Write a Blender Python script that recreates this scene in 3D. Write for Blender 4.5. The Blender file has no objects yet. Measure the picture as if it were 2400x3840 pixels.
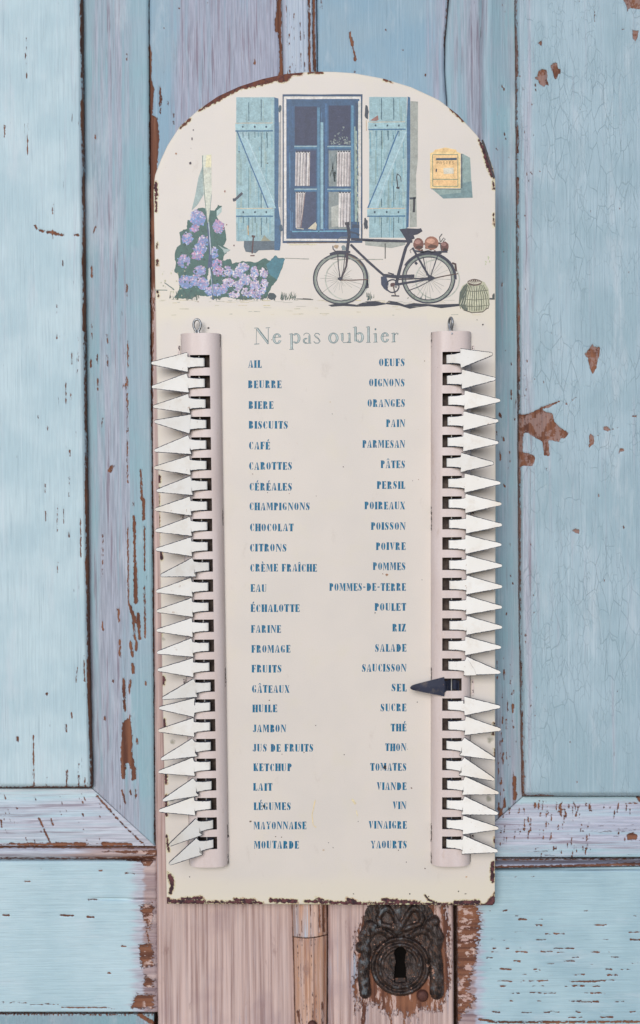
import bpy, bmesh, math, random
import numpy as np
from mathutils import Vector, Matrix
from mathutils.geometry import tessellate_polygon
random.seed(7)
rnd = random.Random(11)
SC = bpy.context.scene
COL = SC.collection

# ------------------------------------------------------------------ camera
# "F" coordinates: a 1512 x 2419.5 frame in which the place was measured
FW, FH, FOC = 1512.0, 2419.5, 2835.0
D = 0.85
ROLL = math.radians(-0.5)
cam_d = bpy.data.cameras.new('camera')
cam = bpy.data.objects.new('camera', cam_d)
COL.objects.link(cam)
cam.location = (0, -D, 0)
CR = Matrix.Rotation(math.radians(90), 3, 'X') @ Matrix.Rotation(ROLL, 3, 'Z')
cam.rotation_euler = CR.to_euler()
cam_d.sensor_fit = 'VERTICAL'
cam_d.sensor_height = 36
cam_d.sensor_width = 36
cam_d.lens = 36 * FOC / FH
cam_d.clip_start = 0.01
cam_d.clip_end = 50
cam_d.dof.use_dof = True
cam_d.dof.focus_distance = D - 0.035
cam_d.dof.aperture_fstop = 5.0
SC.camera = cam

# ------------------------------------------------------------------ light
SUN_EL, SUN_AZ = math.radians(16), math.radians(-11)     # azimuth from straight in front of the door, towards the left
w = bpy.data.worlds.new('World'); SC.world = w; w.use_nodes = True
nt = w.node_tree; nt.nodes.clear()
sky = nt.nodes.new('ShaderNodeTexSky'); sky.sky_type = 'NISHITA'; sky.sun_disc = False
sky.sun_elevation = SUN_EL
sky.sun_rotation = math.pi + SUN_AZ * -1 
sky.dust_density = 0.2; sky.air_density = 1.0; sky.ozone_density = 4.0
bg = nt.nodes.new('ShaderNodeBackground'); bg.inputs[1].default_value = 0.10
wo = nt.nodes.new('ShaderNodeOutputWorld')
nt.links.new(sky.outputs[0], bg.inputs[0]); nt.links.new(bg.outputs[0], wo.inputs[0])
sd = bpy.data.lights.new('sun', 'SUN'); sd.energy = 2.2; sd.angle = math.radians(30); sd.color = (1.0, 0.98, 0.96)
sun = bpy.data.objects.new('sun', sd); COL.objects.link(sun)
sdir = Vector((math.sin(SUN_AZ) * math.cos(SUN_EL), -math.cos(SUN_AZ) * math.cos(SUN_EL), math.sin(SUN_EL)))
sun.rotation_euler = sdir.to_track_quat('Z', 'Y').to_euler()
SC.view_settings.view_transform = 'Standard'
SC.view_settings.look = 'None'
SC.view_settings.gamma = 1
SC.view_settings.exposure = 0.17

# ------------------------------------------------------------------ mapping
CRn = np.array(CR)
def ray(px, py):
    v = np.stack([np.asarray(px, float) - FW / 2, FH / 2 - np.asarray(py, float), np.full(np.shape(px), -FOC)], -1)
    return v @ CRn.T
def door_pt(px, py, d):
    """points at depth y=d that project to (px,py)"""
    r = ray(px, py)
    s = (np.asarray(d) + D) / r[..., 1]
    p = r * s[..., None]
    p[..., 1] = p[..., 1] - D
    return p
TILT = math.radians(2.1)
BO = np.array([0.0, -0.0160, -0.29])
BR = np.array(Matrix.Rotation(TILT, 3, 'X'))
def loc(px, py, h=0.0):
    """board-local (u,v) of the point at height h over the board face that projects to (px,py)"""
    r = ray(px, py)
    n = BR @ np.array([0, -1, 0.0])
    c = np.array([0, -D, 0.0])
    hh = np.asarray(h, float)
    s = (hh - (c - BO) @ n) / (r @ n)
    p = c + r * s[..., None] - BO
    q = p @ BR
    return q[..., 0], q[..., 2]
_a = loc(np.array(756.), np.array(1200.)); _b = loc(np.array(856.), np.array(1200.))
KB = float(_b[0] - _a[0]) / 100.0       # metres per F pixel on the board

def lin(c):
    out = []
    for v in c:
        v = v / 255.0
        out.append(v / 12.92 if v <= 0.04045 else ((v + 0.055) / 1.055) ** 2.4)
    return out

# ------------------------------------------------------------------ node helpers
class NT:
    def __init__(s, name):
        s.m = bpy.data.materials.new(name); s.m.use_nodes = True
        s.t = s.m.node_tree; s.t.nodes.clear()
        s.out = s.t.nodes.new('ShaderNodeOutputMaterial')
        s.b = s.t.nodes.new('ShaderNodeBsdfPrincipled')
        s.t.links.new(s.b.outputs[0], s.out.inputs[0])
    def n(s, t): return s.t.nodes.new(t)
    def set(s, sock, v):
        if hasattr(v, 'is_output'): s.t.links.new(v, sock)
        elif isinstance(v, (tuple, list)):
            sock.default_value = (*v, 1.0) if len(v) == 3 and sock.type == 'RGBA' else v
        else: sock.default_value = v
    def coord(s, sc=(1, 1, 1), off=(0, 0, 0)):
        tc = s.n('ShaderNodeTexCoord'); mp = s.n('ShaderNodeMapping')
        s.t.links.new(tc.outputs['Object'], mp.inputs[0])
        mp.inputs['Scale'].default_value = sc; mp.inputs['Location'].default_value = off
        return mp.outputs[0]
    def noise(s, co, scale, detail=3, rough=0.55, dist=0.0):
        k = s.n('ShaderNodeTexNoise'); s.t.links.new(co, k.inputs['Vector'])
        k.inputs['Scale'].default_value = scale; k.inputs['Detail'].default_value = detail
        k.inputs['Roughness'].default_value = rough; k.inputs['Distortion'].default_value = dist
        return k.outputs['Fac']
    def math(s, op, a, b=0.0, c=None):
        k = s.n('ShaderNodeMath'); k.operation = op
        s.set(k.inputs[0], a); s.set(k.inputs[1], b)
        if c is not None: s.set(k.inputs[2], c)
        return k.outputs[0]
    def ramp(s, v, lo, hi, a=0.0, b=1.0, smooth=True):
        k = s.n('ShaderNodeMapRange'); k.interpolation_type = 'SMOOTHSTEP' if smooth else 'LINEAR'
        s.set(k.inputs[0], v)
        for i, x in zip((1, 2, 3, 4), (lo, hi, a, b)): s.set(k.inputs[i], x)
        return k.outputs[0]
    def mix(s, f, a, b, mode='MIX'):
        k = s.n('ShaderNodeMix'); k.data_type = 'RGBA'; k.blend_type = mode
        s.set(k.inputs[0], f); s.set(k.inputs[6], a); s.set(k.inputs[7], b)
        return k.outputs[2]
    def attr(s, name):
        k = s.n('ShaderNodeAttribute'); k.attribute_name = name
        sp = s.n('ShaderNodeSeparateColor'); s.t.links.new(k.outputs['Color'], sp.inputs[0])
        return sp.outputs[0], sp.outputs[1], sp.outputs[2], k.outputs['Alpha'], k.outputs['Color']
    def bump(s, h, strength=0.5, dist=0.0003, prev=None):
        k = s.n('ShaderNodeBump'); s.set(k.inputs['Height'], h)
        k.inputs['Strength'].default_value = strength; k.inputs['Distance'].default_value = dist
        if prev is not None: s.t.links.new(prev, k.inputs['Normal'])
        s.t.links.new(k.outputs[0], s.b.inputs['Normal'])
        return k.outputs[0]
    def fin(s, col, rough=0.6, spec=0.3, metal=0.0):
        s.set(s.b.inputs['Base Color'], col); s.set(s.b.inputs['Roughness'], rough)
        s.b.inputs['Specular IOR Level'].default_value = spec; s.set(s.b.inputs['Metallic'], metal)
        return s.m

def mat_paint(name, vert=True, blue=(150, 186, 200), blue2=(172, 203, 214), lilac=(160, 160, 180),
              bare=(172, 148, 148), bare2=(122, 100, 104), crackle=False, seed=0.0):
    s = NT(name)
    g = (1, 1, 0.035) if vert else (0.035, 1, 1)
    g2 = (1, 1, 0.012) if vert else (0.012, 1, 1)
    off = (seed, 0, seed * 1.7)
    R, G, B, A, _ = s.attr('wear')
    fine = s.noise(s.coord(g, off), 1100, 4, 0.6)
    broad = s.noise(s.coord(g, off), 260, 3)
    long_ = s.noise(s.coord(g2, off), 420, 3)
    blot = s.noise(s.coord((1, 1, 1), off), 22, 3)
    micro = s.noise(s.coord((1, 1, 1), off), 1500, 2)
    col = s.mix(s.ramp(blot, 0.35, 0.65), lin(blue), lin(blue2))
    # worn, lilac undercoat showing along the grain
    lf = s.math('ADD', G, s.math('MULTIPLY', s.math('SUBTRACT', broad, 0.5), 1.5))
    lf = s.math('ADD', lf, s.math('MULTIPLY', s.math('SUBTRACT', long_, 0.5), 0.6))
    lf = s.ramp(lf, 0.25, 0.85)
    lil = s.mix(s.ramp(fine, 0.35, 0.65), lin(lilac), lin(tuple(min(255, c + 22) for c in lilac)))
    col = s.mix(lf, col, lil)
    # grain modulation
    col = s.mix(s.ramp(fine, 0.3, 0.7), s.mix(0.13, col, (0.10, 0.12, 0.16)), col)
    col = s.mix(s.ramp(s.noise(s.coord(g2, (seed + .3, 0, .2)), 700, 2), 0.58, 0.75, 0, 0.13), col, (0.8, 0.85, 0.9))
    hl = s.noise(s.coord((1, 1, 0.02) if vert else (0.02, 1, 1), (seed + .9, .4, .7)), 1100, 3, 0.6)
    col = s.mix(s.ramp(hl, 0.58, 0.68, 0, 0.26), col, s.mix(G, lin((112, 134, 148)), lin((112, 106, 124))))
    col = s.mix(s.ramp(s.noise(s.coord((1, 1, .25) if vert else (.25, 1, 1), (seed, .8, .7)), 55, 5, 0.7), 0.52, 0.72, 0, 0.35), col, lin((206, 212, 218)))
    # plum streaks
    pl = s.ramp(s.math('ADD', s.noise(s.coord(g, (seed + .7, 0, .1)), 380, 4, 0.65), s.math('MULTIPLY', G, 0.10)), 0.62, 0.72, 0, 0.5)
    pl = s.math('MULTIPLY', pl, s.ramp(G, 0.05, 0.6))
    col = s.mix(pl, col, lin((112, 78, 92)))
    # bare pinkish wood
    bf = s.ramp(s.math('ADD', A, s.math('MULTIPLY', s.math('SUBTRACT', broad, 0.5), 1.2)), 0.35, 0.65)
    bw = s.mix(s.ramp(long_, 0.3, 0.68), lin(bare2), lin(bare))
    bw = s.mix(s.ramp(fine, 0.45, 0.7, 0, 0.45), bw, lin((196, 178, 178)))
    bw = s.mix(s.ramp(blot, 0.5, 0.7, 0, 0.35), bw, lin((138, 114, 122)))
    bw = s.mix(s.ramp(s.noise(s.coord((1, 1, .08) if vert else (.08, 1, 1), (seed, .1, .4)), 80, 4), 0.45, 0.65, 0, 0.5), bw, lin((210, 186, 178)))
    bw = s.mix(s.ramp(s.noise(s.coord((1, 1, .3) if vert else (.3, 1, 1), (seed, .5, .4)), 90, 5, .7), 0.6, 0.7, 0, 0.5), bw, lin((132, 98, 92)))
    col = s.mix(bf, col, bw)
    # small dark dashes where the paint lifted off the grain
    fl = s.noise(s.coord((1, 1, 0.09) if vert else (0.09, 1, 1), (seed + .4, 0, .9)), 620, 3, 0.6)
    clu = s.noise(s.coord((1, 1, 0.3) if vert else (0.3, 1, 1), (seed, 0, .3)), 60, 2)
    fm = s.ramp(s.math('ADD', fl, s.math('MULTIPLY', s.math('SUBTRACT', clu, 0.5), 0.25)), s.math('SUBTRACT', 0.80, s.math('MULTIPLY', B, 0.2)), s.math('SUBTRACT', 0.835, s.math('MULTIPLY', B, 0.2)))
    col = s.mix(s.math('MULTIPLY', fm, 0.85), col, s.mix(micro, lin((92, 66, 60)), lin((126, 88, 78))))
    cb = None
    if crackle:
        co = s.coord((1, 1, 0.30), off)
        wv = s.n('ShaderNodeTexNoise'); s.t.links.new(co, wv.inputs['Vector']); wv.inputs['Scale'].default_value = 70
        vm = s.n('ShaderNodeMixRGB'); vm.blend_type = 'LINEAR_LIGHT'; vm.inputs[0].default_value = 0.003
        s.t.links.new(co, vm.inputs[1]); s.t.links.new(wv.outputs['Color'], vm.inputs[2])
        lines = None
        for sc_, wd in ((150, 0.022), (330, 0.035)):
            vo = s.n('ShaderNodeTexVoronoi'); vo.feature = 'DISTANCE_TO_EDGE'; vo.inputs['Scale'].default_value = sc_
            s.t.links.new(vm.outputs[0], vo.inputs['Vector'])
            l = s.ramp(vo.outputs['Distance'], 0.0, wd, 1.0, 0.0)
            l = s.math('MULTIPLY', l, s.ramp(s.noise(co, sc_ * 0.35, 2), 0.43, 0.58, 0, 0.42 if sc_ < 200 else 0.3))
            lines = l if lines is None else s.math('MAXIMUM', lines, l)
        cb = s.math('MULTIPLY', lines, s.ramp(blot, 0.36, 0.52, 0.3, 1.0))
        col = s.mix(cb, col, lin((98, 120, 128)))
    # chipped down to the brown wood
    jag = s.noise(s.coord((1, 1, 0.45) if vert else (0.45, 1, 1), (seed + .1, .2, .3)), 700, 4, 0.65)
    cf = s.math('ADD', R, s.math('MULTIPLY', s.math('SUBTRACT', jag, 0.5), 1.0))
    rim = s.ramp(cf, 0.42, 0.5)
    cm = s.ramp(cf, 0.49, 0.53)
    wood = s.mix(s.ramp(broad, 0.35, 0.65), lin((92, 56, 44)), lin((132, 86, 64)))
    wood = s.mix(s.ramp(s.noise(s.coord(g, (seed, 1, 0)), 900, 3), 0.55, 0.75, 0, 0.5), wood, lin((158, 112, 88)))
    wood = s.mix(s.ramp(blot, 0.52, 0.62, 0, 0.4), wood, lin((156, 104, 76)))
    col = s.mix(s.math('MULTIPLY', rim, 0.6), col, lin((150, 138, 144)))
    res = s.ramp(s.noise(s.coord((1, 1, 0.8 if crackle else 0.22) if vert else (0.5, 1, 1), (seed + .5, .6, .3)), 190, 5, 0.7), 0.46 if crackle else 0.53, 0.52 if crackle else 0.57)
    res = s.math('MULTIPLY', res, s.ramp(A, 0.3, 0.6) if not crackle else 0.75)
    wood = s.mix(s.math('MULTIPLY', res, 0.85), wood, s.mix(s.ramp(fine, .35, .65), lin((170, 140, 132)) if crackle else lin((196, 160, 152)), lin((150, 128, 124)) if crackle else lin((208, 184, 174))))
    col = s.mix(cm, col, wood)
    h = s.math('ADD', s.math('MULTIPLY', fine, 0.5), s.math('MULTIPLY', long_, 0.5))
    h = s.math('SUBTRACT', h, s.math('MULTIPLY', cm, 1.9))
    h = s.math('SUBTRACT', h, s.math('MULTIPLY', fm, 0.8))
    if cb is not None: h = s.math('SUBTRACT', h, s.math('MULTIPLY', cb, 0.7))
    s.bump(h, 0.8, 0.0006)
    return s.fin(col, s.mix(cm, (0.55, 0.55, 0.55), (0.8, 0.8, 0.8)), 0.35)

# ------------------------------------------------------------------ objects
def tag(o, label=None, cat=None, group=None, kind=None):
    if label: o['label'] = label
    if cat: o['category'] = cat
    if group: o['group'] = group
    if kind: o['kind'] = kind
    return o
def empty(name, loc_, rot=(0, 0, 0)):
    o = bpy.data.objects.new(name, None); COL.objects.link(o)
    o.location = loc_; o.rotation_euler = rot; o.empty_display_size = 0.02
    return o
def mesh_obj(name, verts, faces, mats, parent=None, midx=None, smooth=False, cols=None, cname='wear', corner=False):
    me = bpy.data.meshes.new(name)
    me.from_pydata([tuple(v) for v in verts], [], faces)
    for m in (mats if isinstance(mats, (list, tuple)) else [mats]): me.materials.append(m)
    if midx is not None: me.polygons.foreach_set('material_index', midx)
    if smooth: me.polygons.foreach_set('use_smooth', [True] * len(me.polygons))
    if cols is not None:
        a = me.color_attributes.new(cname, 'FLOAT_COLOR', 'CORNER' if corner else 'POINT')
        a.data.foreach_set('color', np.asarray(cols, dtype=np.float32).ravel())
    me.update()
    o = bpy.data.objects.new(name, me); COL.objects.link(o)
    if parent: o.parent = parent
    return o

# signed-distance shapes for the wear fields, in F pixels
def sd_poly(X, Y, poly):
    P = np.array(poly, float); n = len(P)
    d = np.full(X.shape, 1e9); ins = np.zeros(X.shape, bool)
    for i in range(n):
        a = P[i]; b = P[(i + 1) % n]; e = b - a
        wx, wy = X - a[0], Y - a[1]
        t = np.clip((wx * e[0] + wy * e[1]) / max(1e-9, e @ e), 0, 1)
        d = np.minimum(d, np.hypot(wx - e[0] * t, wy - e[1] * t))
        c = ((a[1] > Y) != (b[1] > Y)) & (X < (b[0] - a[0]) * (Y - a[1]) / (b[1] - a[1] + 1e-12) + a[0])
        ins ^= c
    return np.where(ins, -d, d)
def sd_line(X, Y, pts, wdt):
    d = np.full(X.shape, 1e9)
    if not isinstance(wdt, (list, tuple)): wdt = [wdt] * len(pts)
    for (a, b, wa, wb) in zip(pts[:-1], pts[1:], wdt[:-1], wdt[1:]):
        a = np.array(a, float); b = np.array(b, float); e = b - a
        wx, wy = X - a[0], Y - a[1]
        t = np.clip((wx * e[0] + wy * e[1]) / max(1e-9, e @ e), 0, 1)
        d = np.minimum(d, np.hypot(wx - e[0] * t, wy - e[1] * t) - (wa + (wb - wa) * t) / 2)
    return d
def field(X, Y, shapes, soft=12.0):
    f = np.zeros(X.shape)
    for sh in shapes:
        k = sh[0]
        s_ = sh[3] if len(sh) > 3 else soft
        d = sd_poly(X, Y, sh[1]) if k == 'p' else sd_line(X, Y, sh[1], sh[2])
        f = np.maximum(f, np.clip(0.5 - d / s_, 0, 1))
    return f

def lerp_edge(pts, y):
    p = np.array(pts, float)
    return np.interp(y, p[:, 1], p[:, 0])

def grid_piece(name, parent, quad_l, quad_r, y0, y1, depth, mat, chips=(), tint=None, fleck=None, bare=None,
               step=4.0, thick=0.012, top=None, bot=None, wob=0.0, label=None):
    """heightfield piece between two edge polylines (x as a function of y), or with slanted top / bottom lines"""
    ny = max(2, int((y1 - y0) / step) + 1)
    V = np.linspace(0, 1, ny)
    yy = y0 + (y1 - y0) * V
    wid = max(lerp_edge(quad_r, yy) - lerp_edge(quad_l, yy))
    nx = max(3, int(wid / step) + 1)
    U = np.linspace(0, 1, nx)
    Yb = np.repeat(yy[:, None], nx, 1)
    XL = lerp_edge(quad_l, yy)[:, None]; XR = lerp_edge(quad_r, yy)[:, None]
    if wob:
        r = np.random.RandomState(int(abs(y0 * 7 + wid)) % 9999)
        def wn(n):
            a = np.interp(np.arange(n), np.arange(0, n + 12, 6), r.uniform(-1, 1, len(np.arange(0, n + 12, 6))))
            return a + 0.5 * r.uniform(-1, 1, n)
        XL = XL + wob * wn(ny)[:, None]; XR = XR + wob * wn(ny)[:, None]
    X = XL + (XR - XL) * U[None, :]
    Y = Yb.copy()
    if top is not None or bot is not None:
        t = (lambda x: np.full(x.shape, y0)) if top is None else top
        b = (lambda x: np.full(x.shape, y1)) if bot is None else bot
        T = t(X); Bm = b(X)
        Y = T + (Bm - T) * V[:, None]
        XL2 = lerp_edge(quad_l, Y[:, 0])[:, None]; 
        X = np.stack([lerp_edge(quad_l, Y[:, j]) * (1 - U[j]) + lerp_edge(quad_r, Y[:, j]) * U[j] for j in range(nx)], 1)
        T = t(X); Bm = b(X); Y = T + (Bm - T) * V[:, None]
    Dp = depth(X, Y, U[None, :] + 0 * X, V[:, None] + 0 * X)
    Rf = field(X, Y, chips)
    Dp = Dp + 0.0006 * smooth01((Rf - 0.42) / 0.25) + 0.00035 * smooth01((Rf - 0.5) / 0.2) * wobble(X, Y, .5, 77)
    P = door_pt(X, Y, Dp).reshape(-1, 3)
    N = nx * ny
    base = np.array(parent.location)
    idx = np.arange(N).reshape(ny, nx)
    faces = np.stack([idx[:-1, :-1], idx[1:, :-1], idx[1:, 1:], idx[:-1, 1:]], -1).reshape(-1, 4).tolist()
    ring = list(idx[0, :]) + list(idx[1:, -1]) + list(idx[-1, -2::-1]) + list(idx[-2:0:-1, 0])
    back = P[ring].copy(); back[:, 1] += thick
    for i in range(len(ring)):
        j = (i + 1) % len(ring)
        faces.append([int(ring[i]), int(ring[j]), N + j, N + i])
    z = np.zeros(X.shape)
    R_ = Rf
    G_ = tint(X, Y) if tint else z
    B_ = fleck(X, Y) if fleck else z + 0.3
    A_ = bare(X, Y) if bare else z
    C4 = np.stack([R_, np.clip(G_, 0, 1), np.clip(B_, 0, 1), np.clip(A_, 0, 1)], -1).reshape(-1, 4)
    bc = C4[ring].copy(); bc[:, 0] = np.maximum(bc[:, 0], 0.62)
    o = mesh_obj(name, np.vstack([P, back]) - base, faces, mat, parent, smooth=True, cols=np.vstack([C4, bc]))
    # crisp sides
    me = o.data
    nf = (nx - 1) * (ny - 1)
    sm = [True] * nf + [False] * (len(me.polygons) - nf)
    me.polygons.foreach_set('use_smooth', sm)
    if label: o['label'] = label
    return o

def smooth01(x): 
    x = np.clip(x, 0, 1); return x * x * (3 - 2 * x)
def wobble(X, Y, s, seed=0):
    r = np.random.RandomState(seed)
    f = 0
    for k in range(5):
        a, b, c = r.uniform(-1, 1, 3)
        f = f + np.sin(X * a * s * 2 + Y * b * s * 0.6 + c * 9)
    return f / 5

# ================================================================== THE DOOR
m_pv = mat_paint('worn_blue_paint_vertical', True, blue=(180, 203, 211), blue2=(195, 214, 220), lilac=(168, 170, 182), seed=0.1)
m_mv = mat_paint('worn_blue_paint_moulding', True, blue=(146, 178, 188), blue2=(154, 176, 188), lilac=(156, 160, 173), seed=1.3)
m_st = mat_paint('lilac_stile_paint', True, blue=(140, 170, 188), blue2=(150, 174, 188), lilac=(150, 152, 168), bare=(212, 184, 175), bare2=(146, 116, 110), seed=2.1)
m_pr = mat_paint('crackled_blue_paint', True, blue=(156, 180, 190), blue2=(170, 191, 201), lilac=(166, 168, 180), crackle=True, seed=3.2)
m_h = mat_paint('worn_blue_paint_horizontal', False, blue=(178, 203, 211), blue2=(190, 212, 219), lilac=(174, 174, 184), seed=4.4)
m_hr = mat_paint('worn_blue_paint_horizontal_cooler', False, blue=(160, 188, 198), blue2=(174, 200, 208), lilac=(168, 168, 182), seed=5.4)
m_as = mat_paint('cover_strip_paint', True, blue=(176, 188, 204), blue2=(186, 196, 208), lilac=(178, 176, 190), bare=(206, 162, 134), bare2=(150, 98, 70), seed=6.2)
s = NT('dark_joint'); m_dark = s.fin(s.mix(s.noise(s.coord(), 300, 3), lin((40, 28, 24)), lin((74, 52, 42))), 0.9, 0.1)

left = tag(empty('door_leaf', (-0.22, 0, -0.40)), 'pale blue chipped door leaf left of the board, with the half-round cover strip', 'door', 'leaves of the old double door')
right = tag(empty('door_leaf', (0.22, 0, -0.40)), 'crackled blue door leaf right of the board, with the dark ornate keyhole plate', 'door', 'leaves of the old double door')

s1 = lambda pts, k, ox=0, oy=0: [(ox + x * k, oy + y * k) for x, y in pts]
c1 = lambda pts: s1(pts, .5)                    # crop coordinates to F
c2 = lambda pts: s1(pts, .5, 756, 0)
c3 = lambda pts: s1(pts, .375, 0, 756)
c4 = lambda pts: s1(pts, .375, 945, 756)
c5 = lambda pts: s1(pts, .41667, 0, 1512)
c6 = lambda pts: s1(pts, .41667, 882, 1512)
ct = lambda pts: s1(pts, .20833, 1197, 0)
cm_ = lambda pts: s1(pts, .20833, 1197, 882)

PE = [(192, -80), (193, 0), (200, 756), (209, 1500), (217, 1862), (218, 2000)]      # left panel right edge
GE = [(352, -80), (353, 0), (357, 700), (362, 1200), (367, 2000), (374, 2500)]       # moulding / stile joint
A0 = [(664, -80), (665, 0), (669, 175), (690, 2140), (692, 2215), (697, 2420), (699, 2500)]
A1 = [(748, -80), (748, 0), (750, 175), (773, 2140), (774, 2215), (773, 2420), (773, 2500)]
S1 = [(1062, -80), (1061, 0), (1052, 100), (1051, 170), (1056, 240), (1064, 900), (1072, 2000), (1074, 2500)]
PR = [(1218, -80), (1219, 0), (1224, 756), (1228, 1400), (1235, 1868), (1236, 2000)]

# --- left panel
def d_panel(X, Y, U, V): return 0.0035 + 0.0030 * smooth01((X - lerp_edge(PE, Y) + 9) / 9.0) + 0.0030 * smooth01((Y - 1853) / 9.0) + 0.0001 * wobble(X, Y, .05, 3)
r = random.Random(5)
ch = [('l', [(lerp_edge(PE, y) - 1, y), (lerp_edge(PE, y + 60) - 1, y + 60)], r.choice([3, 5, 6, 8, 4]) if y < 1400 else r.choice([5, 7, 9]), 10) for y in range(-60, 1850, 60)]
ch += [('l', c5([(155, 835), (525, 843)]), [5, 8]), ('l', c5([(0, 835), (155, 838)]), [3, 4])]
for x, ya, yb, w_ in ((190, 540, 830, 3.4), (265, 780, 830, 3), (380, 740, 830, 4), (447, 700, 830, 3.2), (480, 780, 830, 3), (405, 410, 445, 3.6), (435, 150, 240, 3.4), (375, 480, 520, 4), (478, 90, 235, 3), (100, 550, 575, 5), (265, 300, 330, 3.4)):
    ch.append(('l', c5([(x, ya), (x, yb)]), w_, 8))
for x, ya, yb in ((122, 205, 315), (122, 175, 190), (126, 345, 370), (132, 575, 640), (130, 650, 735), (250, 965, 1010), (250, 1080, 1130), (22, 590, 650), (168, 1150, 1165), (298, 1230, 1260), (155, 1455, 1480), (270, 1440, 1490)):
    ch.append(('l', c1([(x, ya), (x, yb)]), 2.6, 8))
for x, ya, yb in ((242, 600, 660), (297, 650, 700), (415, 385, 530), (448, 460, 500), (475, 700, 790), (440, 820, 860), (287, 1035, 1090), (362, 1165, 1335), (289, 1205, 1300), (400, 1180, 1290), (437, 930, 1110), (360, 85, 120), (452, 210, 280), (490, 100, 340), (508, 1250, 1500), (365, 1520, 1590), (435, 1335, 1370)):
    ch.append(('l', c3([(x, ya), (x, yb)]), 2.4, 8))
ch += [('l', c1([(165, 1068), (175, 1082)]), 4), ('l', c1([(188, 1088), (205, 1093)]), 5), ('l', c1([(222, 1097), (275, 1107)]), 6), ('l', c1([(285, 1110), (300, 1110)]), 5), ('l', c1([(350, 1110), (370, 1110)]), 5)]
grid_piece('panel', left, [(-420, -80), (-420, 1870)], PE, -300, 1861, d_panel, m_pv, ch,
           tint=lambda X, Y: 0.10 + 0.18 * smooth01((X - 110) / 80) - 0.1 * smooth01((Y - 600) / 500),
           fleck=lambda X, Y: 0.30 + 0.15 * smooth01((X - 100) / 90), wob=0.5)

# --- left moulding, vertical
def d_mv(X, Y, U, V): return 0.0135 - 0.011 * smooth01(U * 1.05) ** 0.8 + 0.0004 * wobble(X, Y, .03, 9) + 0.0012 * smooth01((U - 0.965) / 0.035)
r = random.Random(6)
ch = []
for (a, b, w_) in (((888, 945), (893, 1130), 5), ((905, 1130), (905, 1260), 7), ((845, 1240), (852, 1560), 6), ((852, 1560), (855, 1780), 9), ((805, 130), (805, 300), 3), ((800, 360), (803, 560), 4), ((803, 560), (803, 1030), 2.6),
                   ((805, 1310), (810, 1800), 3), ((910, 1300), (910, 1580), 3.4), ((910, 1680), (915, 2000), 4), ((820, 1800), (850, 1900), 7), ((870, 1850), (880, 2010), 7), ((745, 1820), (750, 1900), 5), ((840, 1900), (850, 2016), 5),
                   ((645, 1350), (645, 1620), 3), ((617, 370), (617, 440), 3), ((645, 620), (645, 680), 3), ((575, 20), (577, 120), 3), ((672, 90), (678, 150), 3), ((672, 210), (678, 290), 3), ((612, 220), (612, 280), 3), ((780, 400), (780, 430), 3),
                   ((840, 1150), (840, 1170), 3), ((645, 1900), (648, 1960), 4), ((572, 240), (572, 300), 4)):
    ch.append(('l', c3([a, b]), w_, 10))
ch += [('p', c3([(680, 940), (710, 910), (720, 925), (695, 965), (680, 960)]))]
for (a, b, w_) in (((680, 0), (680, 95), 5), ((740, 10), (752, 95), 6), ((775, 10), (770, 60), 6), ((750, 140), (755, 185), 8), ((700, 225), (705, 320), 7), ((740, 225), (730, 310), 5), ((705, 340), (707, 400), 6), ((690, 850), (710, 925), 5),
                   ((825, 235), (827, 255), 5), ((775, 560), (777, 590), 4), ((740, 850), (742, 880), 4), ((770, 850), (772, 900), 4), ((640, 225), (642, 240), 4), ((595, 430), (595, 455), 4)):
    ch.append(('l', c5([a, b]), w_, 9))
ch += [('p', c5([(740, 395), (730, 440), (695, 470), (685, 600), (687, 790), (708, 790), (715, 700), (727, 690), (745, 740), (745, 800), (772, 790), (770, 720), (748, 650), (752, 560), (742, 480)]))]
ch += [('l', c5([(540, 870), (600, 920), (640, 980), (700, 1040), (760, 1100), (820, 1160)]), [6, 5, 6, 5, 6, 5])]
ch += [('l', c1([(440, 1100), (455, 1070)]), 4), ('l', c1([(600, 1345), (600, 1400)]), 3), ('l', c1([(432, 1260), (434, 1310)]), 4), ('l', c1([(598, 255), (598, 285)]), 3), ('l', c1([(450, 640), (450, 655)]), 3)]
ch += [('l', [(lerp_edge(GE, y) - 1, y), (lerp_edge(GE, y + 50) - 1, y + 50)], r.choice([0.5, 1, 3]), 10) for y in range(-60, 1950, 50)]
mit = lambda x: 1862 + (x - 218) * (2000 - 1862) / (367 - 218.0)
grid_piece('moulding', left, [(x + 1.5, y) for x, y in PE], [(x - 1.4, y) for x, y in GE], -300, 2000, d_mv, m_mv, ch,
           tint=lambda X, Y: 0.55 * np.exp(-((X - 262) / 50) ** 2) + 0.15 * smooth01((Y - 900) / 500) * (X < 320) + 0.1 + 0.35 * smooth01((Y - 1800) / 120) * (X < 330) + 0.0 * X,
           fleck=lambda X, Y: 0.25 + 0.25 * smooth01((Y - 1100) / 500) * smooth01((X - 250) / 60),
           bot=mit, wob=0.6)
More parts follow.
